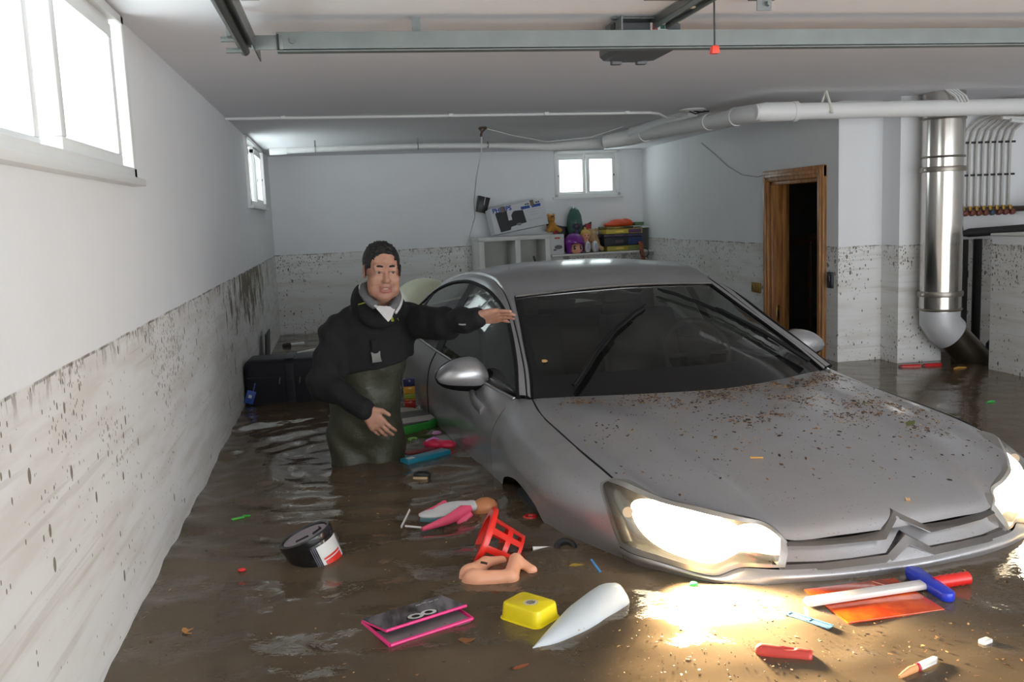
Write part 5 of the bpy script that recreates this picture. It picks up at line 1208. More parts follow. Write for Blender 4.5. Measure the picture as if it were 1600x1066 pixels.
# long white plastic piece
fm = thing('white_float', 'long white bullet-shaped plastic piece floating before the left headlamp', 'float', (.575, 2.375, 0))
ux2 = Vector((.307, .270, 0)).normalized(); uy2 = Vector((-ux2.y, ux2.x, 0))
b = B(); P = []
for i in range(25):
    f = i/24; c = ux2*(-.20+.41*f); w_ = .057*min(1, (f/.55))**.8 if f < .55 else .057+.002*f
    hgt = .012+.040*min(1, f/.8)
    if f > .93: k = (f-.93)/.07; w_ *= math.sqrt(max(.35, 1-.65*k*k)); hgt *= (1-.15*k)
    P.append([c+uy2*(w_*math.cos(a))+Vector((0, 0, -.006+hgt*max(-.35, math.sin(a)))) for a in np.linspace(0, 2*PI, 29)])
b.grid(P); b.poly(P[-1][:-1]); b.poly(P[0][:-1]); b.build('shell', mat('scuffed_white', srgb(204, 212, 218), .35, var=.06, scale=25), fm, weld=1e-5, angle=50)
b = B(); q = [p+ux2*.002 for p in P[-1][:-1]]; b.poly(q); c0 = sum(q, Vector())/len(q); b.poly([c0+(p-c0)*.72+ux2*.004 for p in q]); tag(b.build('end_face', mat('cream_plastic_end', srgb(246, 240, 222), .4), fm), 'cream rounded end')

# orange board with the toy sword across it
ob = thing('orange_board', 'orange rectangular board floating just awash under the toy sword', 'board', (1.412, 2.279, .004), (0, 0, .02))
t = NT('orange_translucent'); P = t.pos(obj=True)
M_ORG = t.finish(t.bsdf(**{'Base Color': t.mix(t.ramp(t.noise(P, 16, 5), .35, .7), srgb(196, 62, 10), srgb(232, 92, 24)), 'Roughness': .12, 'Coat Weight': .4}).outputs[0])
b = B(); b.box((0, 0, 0), (.292, .232, .006), bevel=.002); b.build('board', M_ORG, ob)
b = B(); b.box((.092, .06, .004), (.004, .10, .001), rot=(0, 0, .5)); b.build('crease', mat('pale_scratch', srgb(240, 180, 150), .4), ob)
sw_ = thing('toy_sword', 'toy sword with white blade, blue guard and red grip lying on the orange board', 'toy', (1.41, 2.297, .017), (0, 0, .055))
b = B(); b.prism([(-.197, -.012), (-.19, -.020), (.20, -.020), (.20, .020), (-.185, .020), (-.197, .012)], -.009, .009, bevel=.006); b.build('blade', plastic('sword_white', 232, 226, 222), sw_)
b = B(); pts = [(.02*math.cos(a)+0, (.085 if math.sin(a) >= 0 else -.085)+.022*math.sin(a)) for a in np.linspace(0, 2*PI, 25)[:-1]]; b.prism([(x*1.1+.20+y*.10, y) for x, y in pts], -.013, .014, bevel=.006); b.build('guard', plastic('sword_blue', 38, 62, 204), sw_)
b = B(); b.tube([(.215, .0, .0)]+[(.23+.011*i, 0, 0) for i in range(10)]+[(.335, 0, 0)], [.017]+[.020 if i % 2 else .018 for i in range(10)]+[.013], 14); b.build('grip', plastic('sword_red', 226, 40, 36), sw_)

# smaller floating bits
M_CLEAR = mat('clear_blue_plastic', srgb(120, 170, 205), .15, trans=.6)
rl = thing('clear_ruler', 'short clear blue ruler floating below the toy sword', 'ruler', (1.177, 2.20, .007), (0, 0, math.atan2(-.114, .07)))
b = B()
for y in (-.012, .012): b.box((0, y, 0), (.13, .006, .003))
for x in (-.062, 0, .062): b.box((x, 0, 0), (.008, .024, .003))
b.box((0, 0, -.0005), (.13, .02, .001)); b.build('ruler', M_CLEAR, rl)
rr = thing('red_rubber_toy', 'dull red sausage-shaped toy floating in the lit water', 'toy', (1.03, 2.046, .004), (0, 0, math.atan2(-.078, .132)))
s = SDF((-.10, -.04, -.04), (.10, .04, .04), .003); s.cap((-.055, 0, 0), (.055, 0, 0), .019, .018); s.box((.078, 0, 0), (.012, .05, .05), cut=True); s.cap((-.03, -.018, .014), (.05, -.017, .015), .004, cut=True, k=.004); s.cap((.0, -.002, .018), (.02, .0, .019), .006, cut=True, k=.006)
s.build('toy', mat('dull_red_rubber', srgb(196, 70, 62), .35, var=.15, scale=40), rr)
kn_ = thing('toy_knife', 'small toy knife with white blade and orange handle at the bottom right', 'toy', (1.30, 1.90, .004), (0, 0, math.atan2(.058, .136)))
b = B(); b.prism([(0, -.012), (.055, -.014), (.078, -.002), (.074, .008), (.0, .012)], -.003, .004, bevel=.0015); b.build('blade', M_WHT, kn_)
b = B(); b.tube([(-.075, 0, 0), (-.06, 0, 0), (-.03, .002, 0), (-.006, .0, 0)], [.004, .008, .011, .010], 10, flat=.7); b.build('handle', mat('orange_wood', srgb(222, 160, 104), .5), kn_)
b = B(); b.tube([(-.006, 0, 0), (.002, 0, 0)], .0115, 12, flat=.75); b.build('collar', plastic('crimson', 190, 40, 70), kn_)
def bit(name, label, cat, bb, m, loc, rz=0, group=None):
    o = bb.build(name, m); o.location = loc; o.rotation_euler = (0, 0, rz); return tag(o, label, cat, group)
b = B(); b.box((0, 0, 0), (.032, .02, .012), bevel=.003); bit('plastic_chip', 'small white plastic chip floating near the right edge', 'chip', b, M_WHT, (1.542, 1.979, .003), .3)
b = B(); b.tube([(0, -.055, 0), (0, .055, 0)], .005, 8); bit('blue_stick', 'thin light blue stick floating beside the left headlamp', 'stick', b, plastic('pale_blue', 80, 160, 226), (.734, 2.741, .003), 0)
b = B(); b.prism([(-.03, 0), (-.015, .012), (.012, .010), (.032, .002), (.015, -.010), (-.012, -.009)], -.002, .002); bit('yellow_leaf', 'yellowish leaf floating beside the light blue stick', 'leaf', b, mat('yellow_leaf', srgb(160, 132, 40), .6), (.683, 2.77, .003), .1)
tp = thing('tape_roll', 'dark tape roll trailing a white strip, half sunk by the front bumper', 'tape', (.683, 2.935, 0), (.5, 0, 0))
b = B(); b.torus((0, 0, .0), .030, .012, None, 28, 8); b.build('roll', M_BLACK, tp)
b = B(); b.box((-.012, -.04, .0), (.02, .06, .003), rot=(.3, 0, -.3)); b.box((-.065, .012, -.004), (.09, .014, .002), rot=(0, 0, -.12)); b.build('strip', M_WHT, tp)
b = B(); b.torus((0, 0, 0), .022, .006, Matrix.Diagonal((1, .8, 1, 1)), 24, 8); b.box((0, 0, -.002), (.03, .006, .004)); bit('red_ring', 'small red ring floating under the front wheel arch', 'ring', b, plastic('dull_red', 190, 30, 34), (.632, 3.283, .003))
b = B(); b.box((0, 0, 0), (.05, .014, .006), bevel=.002, rot=(0, 0, .4)); b.box((.03, .02, 0), (.03, .012, .006), bevel=.002, rot=(0, 0, -.3)); bit('green_twist', 'bright green plastic scrap floating near the left wall', 'scrap', b, plastic('vivid_green', 60, 190, 50), (-.455, 3.609, .003))
b = B(); b.ell((0, 0, 0), (.014, .010, .006), n=10); bit('red_scrap', 'small red scrap floating left of the paint bucket', 'scrap', b, plastic('scrap_red', 220, 44, 48), (-.385, 3.04, .003))
b = B(); b.ell((0, 0, 0), (.014, .012, .008), n=10); bit('green_scrap', 'small green scrap floating under the left headlamp', 'scrap', b, plastic('emerald', 36, 170, 80), (.976, 2.525, .002))
def leaf(label, loc, rz, col, pts, nm='dry_leaf'):
    b = B(); P = [Vector((x*.001, y*.001, .004+.00010*x*x*.05)) for x, y in pts]; b.poly(P); b.poly([p-Vector((0, 0, .0012)) for p in P]); b.tube([P[0], P[0]+Vector((.018, -.012, .001))], .0012, 5)
    return bit(nm, label, 'leaf', b, mat('leaf_'+'_'.join(str(c) for c in col), srgb(*col), .6, var=.2, scale=60), loc, rz)
leaf('pale brown leaf floating near the left wall in the foreground', (-.493, 2.602, 0), .2, (198, 142, 82), [(-4, -16), (6, -6), (22, 6), (6, 4), (0, 22), (-8, 24), (-12, 6)])
leaf('reddish brown leaf floating at the bottom edge below the yellow tub', (.376, 2.147, 0), .4, (150, 78, 44), [(0, -20), (10, -4), (26, 2), (10, 12), (-8, 14), (-24, 4), (-10, -4)])
leaf('brown leaf floating right of the pencil case', (.262, 2.333, 0), -.3, (140, 92, 54), [(-2, -14), (14, -8), (26, 8), (4, 12), (-16, 14), (-22, 0)])
M_PENR = plastic('pen_red', 206, 36, 40)
for k, (a, c) in enumerate((((3.646, 5.603), (3.785, 5.569)), ((3.80, 5.575), (3.931, 5.559)))):
    d = Vector((c[0]-a[0], c[1]-a[1], 0)); L_ = d.length
    o = thing('red_marker', ('left' if False else 'red marker pen floating by the pier, further from the flue') if k == 0 else 'red marker pen floating right below the flue elbow', 'pen', ((a[0]+c[0])/2, (a[1]+c[1])/2, .004), (0, 0, math.atan2(d.y, d.x)))
    b = B(); b.tube([(-L_*.5+.02, 0, 0), (L_*.5-.035, 0, 0)], .013, 10); b.build('barrel', M_PENR, o)
    b = B(); b.tube([(L_*.5-.045, 0, 0), (L_*.5, 0, 0)], [.0145, .012], 10); b.build('cap', M_PENR, o)
    b = B(); b.tube([(-L_*.5, 0, 0), (-L_*.5+.02, 0, 0)], [.008, .012], 10); b.build('end_plug', mat('dark_red', (0.2, .01, .01, 1), .4), o)
b = B(); b.tube([(-.05, 0, 0), (-.01, .01, 0), (.05, 0, 0)], [.006, .011, .005], 8, flat=.4); bit('yellow_scrap', 'yellowish scrap floating below the slanting flue', 'scrap', b, mat('ochre', srgb(170, 128, 50), .6), (3.96, 5.40, .003), .1)
b = B(); b.tube([(-.03, 0, 0), (0, .006, 0), (.03, 0, 0)], [.003, .008, .003], 8, flat=.4); bit('green_leaf', 'small green leaf floating on the dark water at the right', 'leaf', b, plastic('leaf_green', 40, 160, 70), (3.442, 4.431, .003), .2)

# bits between the man and the car
bbd = thing('bodyboard', 'green-edged bodyboard with dark and pale stripes floating behind the man', 'board', (.215, 5.06, .020), (0, 0, .30))
t = NT('striped_board_top'); P = t.pos(obj=True)
wv = t.n('ShaderNodeTexWave', {'Vector': t.n('ShaderNodeMapping', {0: P, 3: (1.2, 5.0, 1)}).outputs[0], 'Scale': .28, 'Distortion': 3.5, 'Detail': 2}, bands_direction='Y')
M_BTOP = t.finish(t.bsdf(**{'Base Color': t.mix(t.ramp(wv.outputs[1], .4, .6), (0.06, 0.055, 0.055, 1), (0.42, 0.40, 0.36, 1)), 'Roughness': .5}).outputs[0])
out_ = [(-.20, -.25), (.02, -.255), (.13, -.235), (.20, -.17), (.225, 0), (.20, .17), (.13, .24), (.02, .27), (-.20, .27)]
b = B(); b.prism(out_, -.030, .022, bevel=.012); b.build('foam_core', mat('green_foam', srgb(52, 150, 56), .5, var=.15), bbd)
b = B(); b.prism([(x*.96, y*.95) for x, y in out_], .022, .027, bevel=.002); b.build('deck', M_BTOP, bbd)
tt = thing('teal_box', 'flat teal box with a white label floating beside the man', 'box', (.335, 4.29, .004), (0, 0, math.atan2(.143, .222)))
b = B(); b.box((0, 0, 0), (.255, .07, .030), bevel=.006); b.build('box', plastic('teal_plastic', 24, 132, 160), tt)
b = B(); b.box((-.095, -.005, .0158), (.04, .03, .001)); b.build('label', M_WHT, tt)
pk = thing('pink_shoe_toy', 'bright pink and red toy floating above the teal box', 'toy', (.42, 4.49, .0), (0, 0, -.5))
s = SDF((-.14, -.08, -.04), (.14, .08, .06), .004); s.ell((-.03, 0, .012), (.055, .036, .026)); s.ell((.04, .0, .01), (.05, .034, .024), k=.012); s.ell((.0, .0, .05), (.02, .02, .02), cut=True, k=.01)
s.build('toy', plastic('magenta_toy', 224, 40, 84, .35), pk)
b = B(); b.tube([(-.06, -.02, .03), (-.03, 0, .042), (-.01, .02, .03)], .006, 8); b.build('strap', plastic('lilac', 190, 130, 200), pk)
b = B(); b.box((0, 0, 0), (.15, .05, .012), bevel=.004); bit('red_strip', 'dull red flat strip floating left of the pink toy', 'strip', b, mat('faded_red', srgb(128, 52, 48), .5), (.315, 4.43, .0), .3)
bs = thing('black_brush', 'small black brush with a cream strip floating in front of the teal box', 'brush', (.285, 3.955, .002), (0, 0, -.3))
b = B(); b.ell((0, .015, .006), (.04, .022, .018), n=14); b.build('bristles', M_BLACK, bs)
b = B(); b.box((0, -.022, .002), (.065, .016, .010), bevel=.003); b.build('back', mat('cream_strip', srgb(206, 178, 140), .5), bs)
b = B(); b.ell((0, 0, 0), (.026, .018, .012), n=12); bit('lilac_scrap', 'pale lilac scrap floating beside the bodyboard nose', 'scrap', b, plastic('pale_lilac', 214, 150, 196), (.436, 4.76, .004))
b = B(); b.tube([(.02*math.cos(a), .014*math.sin(a), 0) for a in np.linspace(0, 4.2, 9)], .006, 8); bit('green_hook', 'small light green hook floating below the bodyboard', 'scrap', b, plastic('light_green', 140, 196, 96), (.303, 4.679, .003))
ct = thing('striped_block_tower', 'upright striped block toy with navy, yellow, red and green bands beside the car', 'toy', (.350, 5.47, 0))
z = -.06
for nm, c_, h_ in (('green_block', (58, 92, 62), .065), ('red_block', (176, 40, 30), .048), ('orange_block', (190, 110, 40), .012), ('lime_block', (150, 160, 50), .030), ('yellow_block', (214, 160, 40), .045), ('navy_block', (28, 34, 96), .045)):
    b = B(); b.box((0, 0, z+h_/2), (.066, .06, h_-.001), bevel=.003); b.build(nm, plastic(nm, *c_, .5), ct); z += h_

# by the back of the room
sc_ = thing('suitcase', 'dark navy suitcase with a blue luggage tag half sunk by the left wall', 'suitcase', (-.372, 6.10, 0.0), (0, 0, -.05))
t = NT('navy_nylon'); P = t.pos(obj=True); M_NAVY = t.finish(t.bsdf(**{'Base Color': t.mix(t.noise(P, 12), (0.003, 0.0035, 0.009, 1), (0.007, 0.008, 0.020, 1)), 'Roughness': .55, 'Normal': t.bump(t.noise(P, 400, 1), .2, .002)}).outputs[0])
b = B(); b.box((0, 0, .02), (.54, .30, .52), bevel=.045, seg=4); b.build('shell', M_NAVY, sc_)
b = B(); b.box((.015, -.152, .03), (.055, .008, .44), bevel=.003); b.box((.015, 0, .282), (.055, .29, .006), bevel=.002); st_ = b.build('strap', mat('strap_web', (0.012, 0.014, 0.032, 1), .5), sc_)
b = B(); b.box((.015, -.160, .14), (.03, .012, .03), bevel=.003); b.build('buckle', M_DARK, st_)
for x in (-.045, .08):
    b = B(); b.tube([(x, -.158, .165), (x-.004, -.162, .15), (x-.006, -.160, .125)], .004, 6, flat=.5); b.build('zip_pull', M_GALV, sc_)
b = B(); b.box((0, -.15, .17), (.50, .006, .008)); b.box((-.25, 0, .17), (.006, .27, .008)); b.build('zip', M_DARK, sc_)
b = B(); b.box((-.235, -.172, .055), (.055, .006, .085), rot=(.1, .35, .1), bevel=.003); lt = b.build('luggage_tag', plastic('tag_blue', 70, 104, 196, .4), sc_)
b = B(); b.tube([(-.215, -.168, .09), (-.205, -.165, .12), (-.20, -.158, .14)], .004, 6); b.box((-.235, -.1755, .06), (.02, .001, .02), rot=(.1, .35, .1), m=1); b.build('tag_strap', [plastic('tag_blue', 70, 104, 196, .4), M_WHT], lt)
b = B(); b.box((0, 0, 0), (.012, .40, .62), bevel=.004, rot=(0, .06, 0)); o = bit('dark_board', 'thin dark board leaning on the left wall behind the suitcase', 'board', b, mat('dark_slate_board', (0.02, 0.022, 0.022, 1), .5), (-.618, 7.42, -.01))
b = B(); b.box((0, 0, 0), (.42, .055, .02), bevel=.004); bit('white_plank', 'narrow white plank floating behind the suitcase', 'plank', b, M_WHITE, (-.40, 8.24, .004), .86)
mk = thing('marker_pen', 'white marker pen with dark cap floating near the back left corner', 'pen', (-.50, 8.84, .004), (0, 0, .5))
b = B(); b.tube([(-.02, 0, 0), (.12, 0, 0)], .016, 10); b.build('barrel', M_WHT, mk)
b = B(); b.tube([(-.09, 0, 0), (-.02, 0, 0)], [.02, .024], 10); b.build('cap', M_DARK, mk)
gb = thing('grey_mat', 'flat grey mat floating behind the suitcase', 'mat', (-.36, 7.95, .006), (0, 0, .1))
b = B(); b.box((0, 0, 0), (.50, .55, .012), bevel=.004); b.build('mat', mat('grey_foam', srgb(120, 118, 116), .8), gb)
b = B(); b.ell((0, 0, 0), .31, n=48); bl_ = bit('exercise_ball', 'big cream exercise ball showing behind the car roof', 'ball', b, mat('cream_vinyl', srgb(226, 226, 196), .35, coat=.2), (.664, 7.72, .325))
b = B(); b.lathe([(.0, .3105), (.014, .311), (.016, .309)], 14, Matrix.Rotation(.9, 4, 'X')); b.build('valve', M_WHT, bl_)

# ---------------------------------------------------------------- leaf litter on the bonnet and on the water
bon = next(o for o in bpy.data.objects if o.name == 'bonnet'); bpy.context.view_layer.update()
from mathutils.bvhtree import BVHTree
BT_ = BVHTree.FromPolygons([v.co.copy() for v in bon.data.vertices], [p.vertices[:] for p in bon.data.polygons])
def on_bonnet(t_, s_):
    h = BT_.ray_cast(Vector((-t_, s_, 1.5)), Vector((0, 0, -1))); return (h[0], h[1]) if h[0] else (None, None)
LITTER = [mat('litter_dark', srgb(52, 36, 26), .8), mat('litter_brown', srgb(96, 66, 44), .8), mat('litter_tan', srgb(150, 108, 66), .75), mat('litter_straw', srgb(196, 160, 104), .75), mat('litter_green', srgb(92, 92, 40), .7)]
rng = random.Random(11)
def flake(b, p, n, L_, W_, m):
    a = rng.uniform(0, PI); u = Vector((math.cos(a), math.sin(a), 0)); u = (u-n*u.dot(n)).normalized(); v = n.cross(u)
    k = rng.choice((3, 4, 5)); up = n*rng.uniform(.0006, .003)
    pts = [p+up+u*(L_*math.cos(2*PI*i/k)*rng.uniform(.7, 1.1))+v*(W_*math.sin(2*PI*i/k)*rng.uniform(.7, 1.1))+n*rng.uniform(-.0004, .0012) for i in range(k)]
    top = [b.bm.verts.new(q) for q in pts]; b._f(top, m); lo = [b.bm.verts.new(q-n*.0012) for q in pts]
    for i in range(k): b._f([lo[i], lo[(i+1) % k], top[(i+1) % k], top[i]], m)
b = B(); cnt = 0
def wband(t_, s_):
    """how thickly litter lies at this place of the bonnet"""
    base_s = 1.15+.55*t_*t_; d = base_s-s_
    w_ = 1.3*math.exp(-((d-.05)/.055)**2)*(1.0 if t_ < .15 else .55)*(0.25 if t_ > .62 else 1)
    w_ += .75*math.exp(-((s_-.93-.12*math.sin(4*t_+1))/.05)**2)*(1 if t_ < .30 else .15)
    w_ += .55*math.exp(-((s_-.76-.10*t_)/.04)**2)*(1 if -.62 < t_ < .28 else .1)
    w_ += .40*math.exp(-((t_+.52)/.09)**2)*math.exp(-((s_-.55)/.05)**2)
    return w_+(.10 if t_ < .4 else .03)*max(0, min(1, (s_-.15)/.5))
while cnt < 3000:
    t_, s_ = rng.uniform(-.74, .74), rng.uniform(.06, 1.46)
    if rng.random() > wband(t_, s_): continue
    cl = math.sin(23*t_+3*s_)*math.sin(17*s_-8*t_)+.55*math.sin(61*t_)*math.cos(47*s_)
    if cl < rng.uniform(-1.0, .45): continue
    p, n = on_bonnet(t_, s_)
    if p is None: continue
    big = rng.random()
    L_ = .0025+.0095*big**4; flake(b, p, n if n.z > 0 else -n, L_, L_*rng.uniform(.25, .7), rng.choices(range(5), (4, 5, 3, 1.2, .5))[0]); cnt += 1
lt_ = b.build('leaf_litter', LITTER, recalc=False); lt_.matrix_world = CARM
tag(lt_, 'brown leaf litter strewn over the car bonnet below the windscreen', 'leaf litter', kind='stuff')
def hood_bit(name, label, cat, t_, s_, pts, m, th=.004):
    p, n = on_bonnet(t_, s_); b = B(); b.prism([(x*.001, y*.001) for x, y in pts], 0, th, bevel=th*.25)
    o = b.build(name, m); o.matrix_world = CARM @ Matrix.Translation(p+n*.001) @ n.to_track_quat('Z', 'Y').to_matrix().to_4x4(); return tag(o, label, cat)
hood_bit('wood_chip', 'pale orange wood chip lying on the middle of the bonnet', 'chip', .245, .47, [(-22, -2), (-18, -6), (20, -4), (23, 0), (18, 4), (-20, 4)], mat('chip_orange', srgb(220, 168, 96), .7))
hood_bit('green_leaf', 'green leaf lying on the bonnet near the far headlamp', 'leaf', -.50, .60, [(-45, 0), (-20, -14), (15, -12), (42, -2), (20, 10), (-15, 13)], mat('bonnet_leaf_green', srgb(86, 96, 36), .6), .002)
hood_bit('dry_leaf', 'pale star-shaped leaf scrap on the bonnet near the chevron', 'leaf', -.085, .11, [(-12, -6), (-2, -4), (2, -14), (6, -2), (14, 6), (2, 6), (-4, 12), (-6, 4)], mat('leaf_pale', srgb(206, 168, 122), .7), .002)
hood_bit('black_clip', 'small black plastic clip on the bonnet below the windscreen', 'clip', -.38, 1.17, [(-10, -6), (10, -6), (12, 4), (0, 8), (-12, 5)], M_BLACK, .012)
p = on_ws(.61, 1.66, .006); b = B(); b.prism([(-.014, -.008), (.002, -.013), (.016, -.004), (.008, .009), (-.010, .010)], 0, .002, bevel=.0005)
o = b.build('dry_leaf', mat('leaf_tan', srgb(206, 160, 104), .7)); o.matrix_world = CARM @ Matrix.Translation(L(p)) @ Matrix.Rotation(.45, 4, 'X'); tag(o, 'tan leaf stuck low on the windscreen, left side', 'leaf')
b = B()
for i in range(1500):
    if i < 800: x, y = rng.gauss(1.15, .38), rng.gauss(2.12, .22)
    else: x, y = rng.uniform(-.6, 2.2), rng.uniform(1.7, 4.2)
    if y > 2.42 and x > .55 or x < -.62: continue
    L_ = .0015+.0065*rng.random()**3
    flake(b, Vector((x, y, .0015)), Vector((0, 0, 1)), L_, L_*rng.uniform(.2, .7), rng.choices(range(5), (3, 5, 4, 3, .4))[0])
o = b.build('floating_litter', LITTER, recalc=False); tag(o, 'specks of straw and leaf floating on the brown water', 'leaf litter', kind='stuff')
# ---------------------------------------------------------------- shelves and toys on the back wall
MB_ = Matrix(((bd.x, -bd.y, 0, XL), (bd.y, bd.x, 0, YB0), (0, 0, 1, 0), (0, 0, 0, 1)))        # x along the wall, -y towards the room
def onwall(o, u, off, z, rz=0.0, rx=0.0, ry=0.0):
    o.matrix_world = MB_ @ Matrix.Translation((u, -off, z)) @ Euler((rx, ry, rz)).to_matrix().to_4x4(); return o
def wthing(name, label, cat, u, off, z, rz=0.0, rx=0.0, ry=0.0, group=None):
    return onwall(thing(name, label, cat, group=group), u, off, z, rz, rx, ry)
M_SHELF = mat('white_melamine', (0.70, 0.70, 0.67, 1), .45, var=.04)
su = wthing('cube_shelf', 'white open cube shelf unit standing behind the car', 'shelf unit', 2.445, .19, FLOOR)
W_, H_, D_ = .79, .905-FLOOR, .32
for x in (-W_/2+.03, .03, W_/2-.03):
    b = B(); b.box((x, 0, H_/2), (.058, D_, H_-.06), bevel=.003); b.build('upright', M_SHELF, su)
for z in (H_-.025, H_-.425, H_-.825, .05):
    b = B(); b.box((0, 0, z), (W_, D_, .045), bevel=.003); b.build('shelf_board', M_SHELF, su)
b = B(); b.box((0, D_/2-.006, H_/2), (W_-.02, .008, H_-.06)); b.build('back_panel', mat('shelf_back', (0.50, 0.50, 0.47, 1), .7), su)
hk = wthing('green_hook', 'dark green bracket standing inside the right cube of the shelf', 'bracket', 2.72, .24, .548)
b = B(); b.tube([(-.04, 0, .13), (-.02, 0, .05), (.0, 0, .008)], .012, 8, flat=.5); b.tube([(0, 0, .008), (.06, 0, .006)], .012, 8, flat=.5); b.build('bracket', mat('dark_green', (0.02, 0.045, 0.03, 1), .5), hk)
sh = wthing('wall_shelf', 'long white wall shelf carrying toys and board games', 'shelf', 3.46, .17, .682)
b = B(); b.box((-.005, 0, -.010), (1.20, .34, .02), bevel=.003); b.build('board', M_SHELF, sh)
for x in (-.35, .35):
    b = B(); b.prism([(0, 0), (.20, 0), (0, -.14)], -.008, .008, frame((x, .165, -.02), (0, -1, 0), (0, 0, 1))); b.build('bracket', M_SHELF, sh)
eb = wthing('end_rack', 'small white rack with a pale panel at the right end of the shelf', 'rack', 4.018, .12, .682)
b = B(); b.box((0, 0, .250), (.11, .22, .014), bevel=.002); b.build('top_board', M_SHELF, eb)
b = B(); b.box((.045, 0, .122), (.012, .20, .243), bevel=.002); b.build('side_panel', mat('pale_grey_panel', (0.46, 0.48, 0.47, 1), .5), eb)
b = B(); b.box((0, .10, .122), (.09, .008, .243)); b.build('back_panel', mat('pale_grey_panel', (0.46, 0.48, 0.47, 1), .5), eb)

# wall speaker, speaker box
ws_ = wthing('wall_speaker', 'small black box hung on the wall above the shelf unit', 'speaker', 2.19, .045, 1.245, 0, 0, math.radians(14))
b = B(); b.prism([(-.052, -.085), (.052, -.085), (.062, .085), (-.062, .085)], -.04, .04, frame((0, 0, 0), (1, 0, 0), (0, 0, 1)), bevel=.006); b.build('case', M_BLACK, ws_)
b = B(); b.box((.005, -.042, .04), (.012, .004, .085), bevel=.001); b.build('clip', mat('grey_clip', (0.32, 0.32, 0.32, 1), .4), ws_)
bx = wthing('speaker_carton', 'white PHILIPS speaker carton tilted on top of the shelf unit', 'carton', 2.515, .22, 1.095, 0, math.radians(-6), math.radians(-9))
BW, BH, BD = .600, .275, .20
b = B(); b.box((0, 0, 0), (BW, BD, BH), bevel=.002); b.build('carton', mat('white_card', (0.66, 0.67, 0.70, 1), .6, var=.03), bx)
M_BLUEP = mat('carton_blue', srgb(28, 70, 158), .5); M_INK = mat('carton_print_black', (0.01, 0.01, 0.011, 1), .45)
def front(x, z, d=.001): return Vector((x, -BD/2-d, z))
FM = lambda x, z: frame(front(x, z, .0012), (1, 0, 0), (0, 0, 1))
text('brand_lettering', 'PHILIPS', .066, FM(-.172, .105), M_BLUEP, bx, .0012, .0022)
b = B(); b.prism([(-.255, .075), (-.24, .085), (-.125, .085), (-.125, -.02), (-.085, -.02), (-.085, .03), (-.06, .06), (-.04, .068), (.052, .060), (.065, -.075), (-.02, -.08), (-.11, -.09), (-.125, -.12), (-.235, -.125)], 0, .0006, frame(front(0, 0, .0003), (1, 0, 0), (0, 0, 1))); b.build('speaker_picture', M_INK, bx)
b = B(); b.prism([(.030*math.cos(a)-.02, .014*math.sin(a)-.078) for a in np.linspace(0, 2*PI, 20)[:-1]], .0007, .0012, frame(front(0, 0, .0003), (1, 0, 0), (0, 0, 1))); b.build('dock_picture', mat('dock_grey', (0.2, 0.2, 0.2, 1), .4), bx)
for x in (.085, .205):
    b = B(); b.box(front(x, .080, .0006), (.10, .001, .030)); b.build('blue_panel', M_BLUEP, bx)
    for dx in (-.0, .025):
        b = B(); b.prism([(-.010, -.008), (.010, -.008), (.008, .010), (.0, .002), (-.008, .010)], 0, .0006, FM(x+.01+dx, .112)); b.build('speaker_icon', M_INK, bx)
for x, z in ((-.165, .108), (.165, .112)):
    b = B(); b.box(front(x, z, .002), (.042, .003, .060), bevel=.001); tag(b.build('tape', mat('brown_tape', (0.17, 0.125, 0.08, 1), .4), bx), 'brown packing tape')
for z, w_ in ((.045, .16), (.02, .13), (-.005, .10), (-.06, .17)):
    b = B(); b.box(front(.165, z, .0004), (w_, .0008, .005)); b.build('fine_print', mat('print_grey', (0.45, 0.46, 0.50, 1), .6), bx)

# soft toys and figures (plain generic ones)
M_YPL = mat('ochre_plush', srgb(196, 138, 58), .9, var=.2, scale=40, bump=.3)
tg = wthing('plush_animal', 'ochre plush animal with dark markings sitting behind the white box', 'soft toy', 2.93, .14, .92)
s = SDF((-.12, -.12, -.02), (.14, .10, .26), .006)
s.ell((0, 0, .06), (.055, .05, .06)); s.ell((-.005, -.01, .145), (.042, .04, .045), k=.015); s.ell((0, -.04, .13), (.022, .02, .02), k=.01)
s.cap((.03, -.04, .05), (.07, -.07, .02), .022, k=.015); s.cap((-.03, -.04, .05), (-.06, -.07, .02), .022, k=.015); s.cap((.04, 0, .05), (.10, .0, .02), .02, k=.01); s.ell((-.035, 0, .185), (.016, .010, .018), k=.005); s.ell((.028, 0, .185), (.016, .010, .018), k=.005)
s.build('body', M_YPL, tg)
b = B(); b.ell((-.045, .0, .11), (.016, .03, .05), n=12); b.ell((.0, -.045, .172), (.022, .012, .008), n=10); b.build('markings', M_BLACK, tg)
for x in (-.014, .012):
    b = B(); b.ell((x, -.048, .155), .006, n=8); b.build('eye', M_BLACK, tg)
wbx = wthing('white_box', 'white printed box standing beside the purple figure', 'box', 2.945, .22, .79)
b = B(); b.box((0, 0, 0), (.155, .10, .215), bevel=.003); b.build('box', mat('white_carton', (0.62, 0.63, 0.63, 1), .5), wbx)
b = B(); b.box((-.0, -.051, .068), (.06, .001, .018)); b.build('red_print', mat('print_red', srgb(196, 84, 70), .5), wbx)
b = B(); b.ell((.01, -.0505, -.030), (.045, .0012, .022), n=20); b.ell((-.03, -.0505, -.058), (.02, .0012, .010), n=14); b.build('grey_print', mat('print_dark', (0.12, 0.12, 0.13, 1), .5), wbx)
b = B(); b.box((0, 0, -.1085), (.156, .101, .006)); b.build('base_band', mat('print_brown', srgb(120, 62, 48), .5), wbx)
pf = wthing('purple_haired_figure', 'toy head with purple bob hair and big eyes on the shelf', 'toy', 3.145, .25, .684)
s = SDF((-.13, -.12, -.01), (.13, .12, .24), .005); s.ell((0, 0, .125), (.110, .095, .095)); s.cap((0, .005, .03), (0, 0, .11), .092, .10, k=.02)
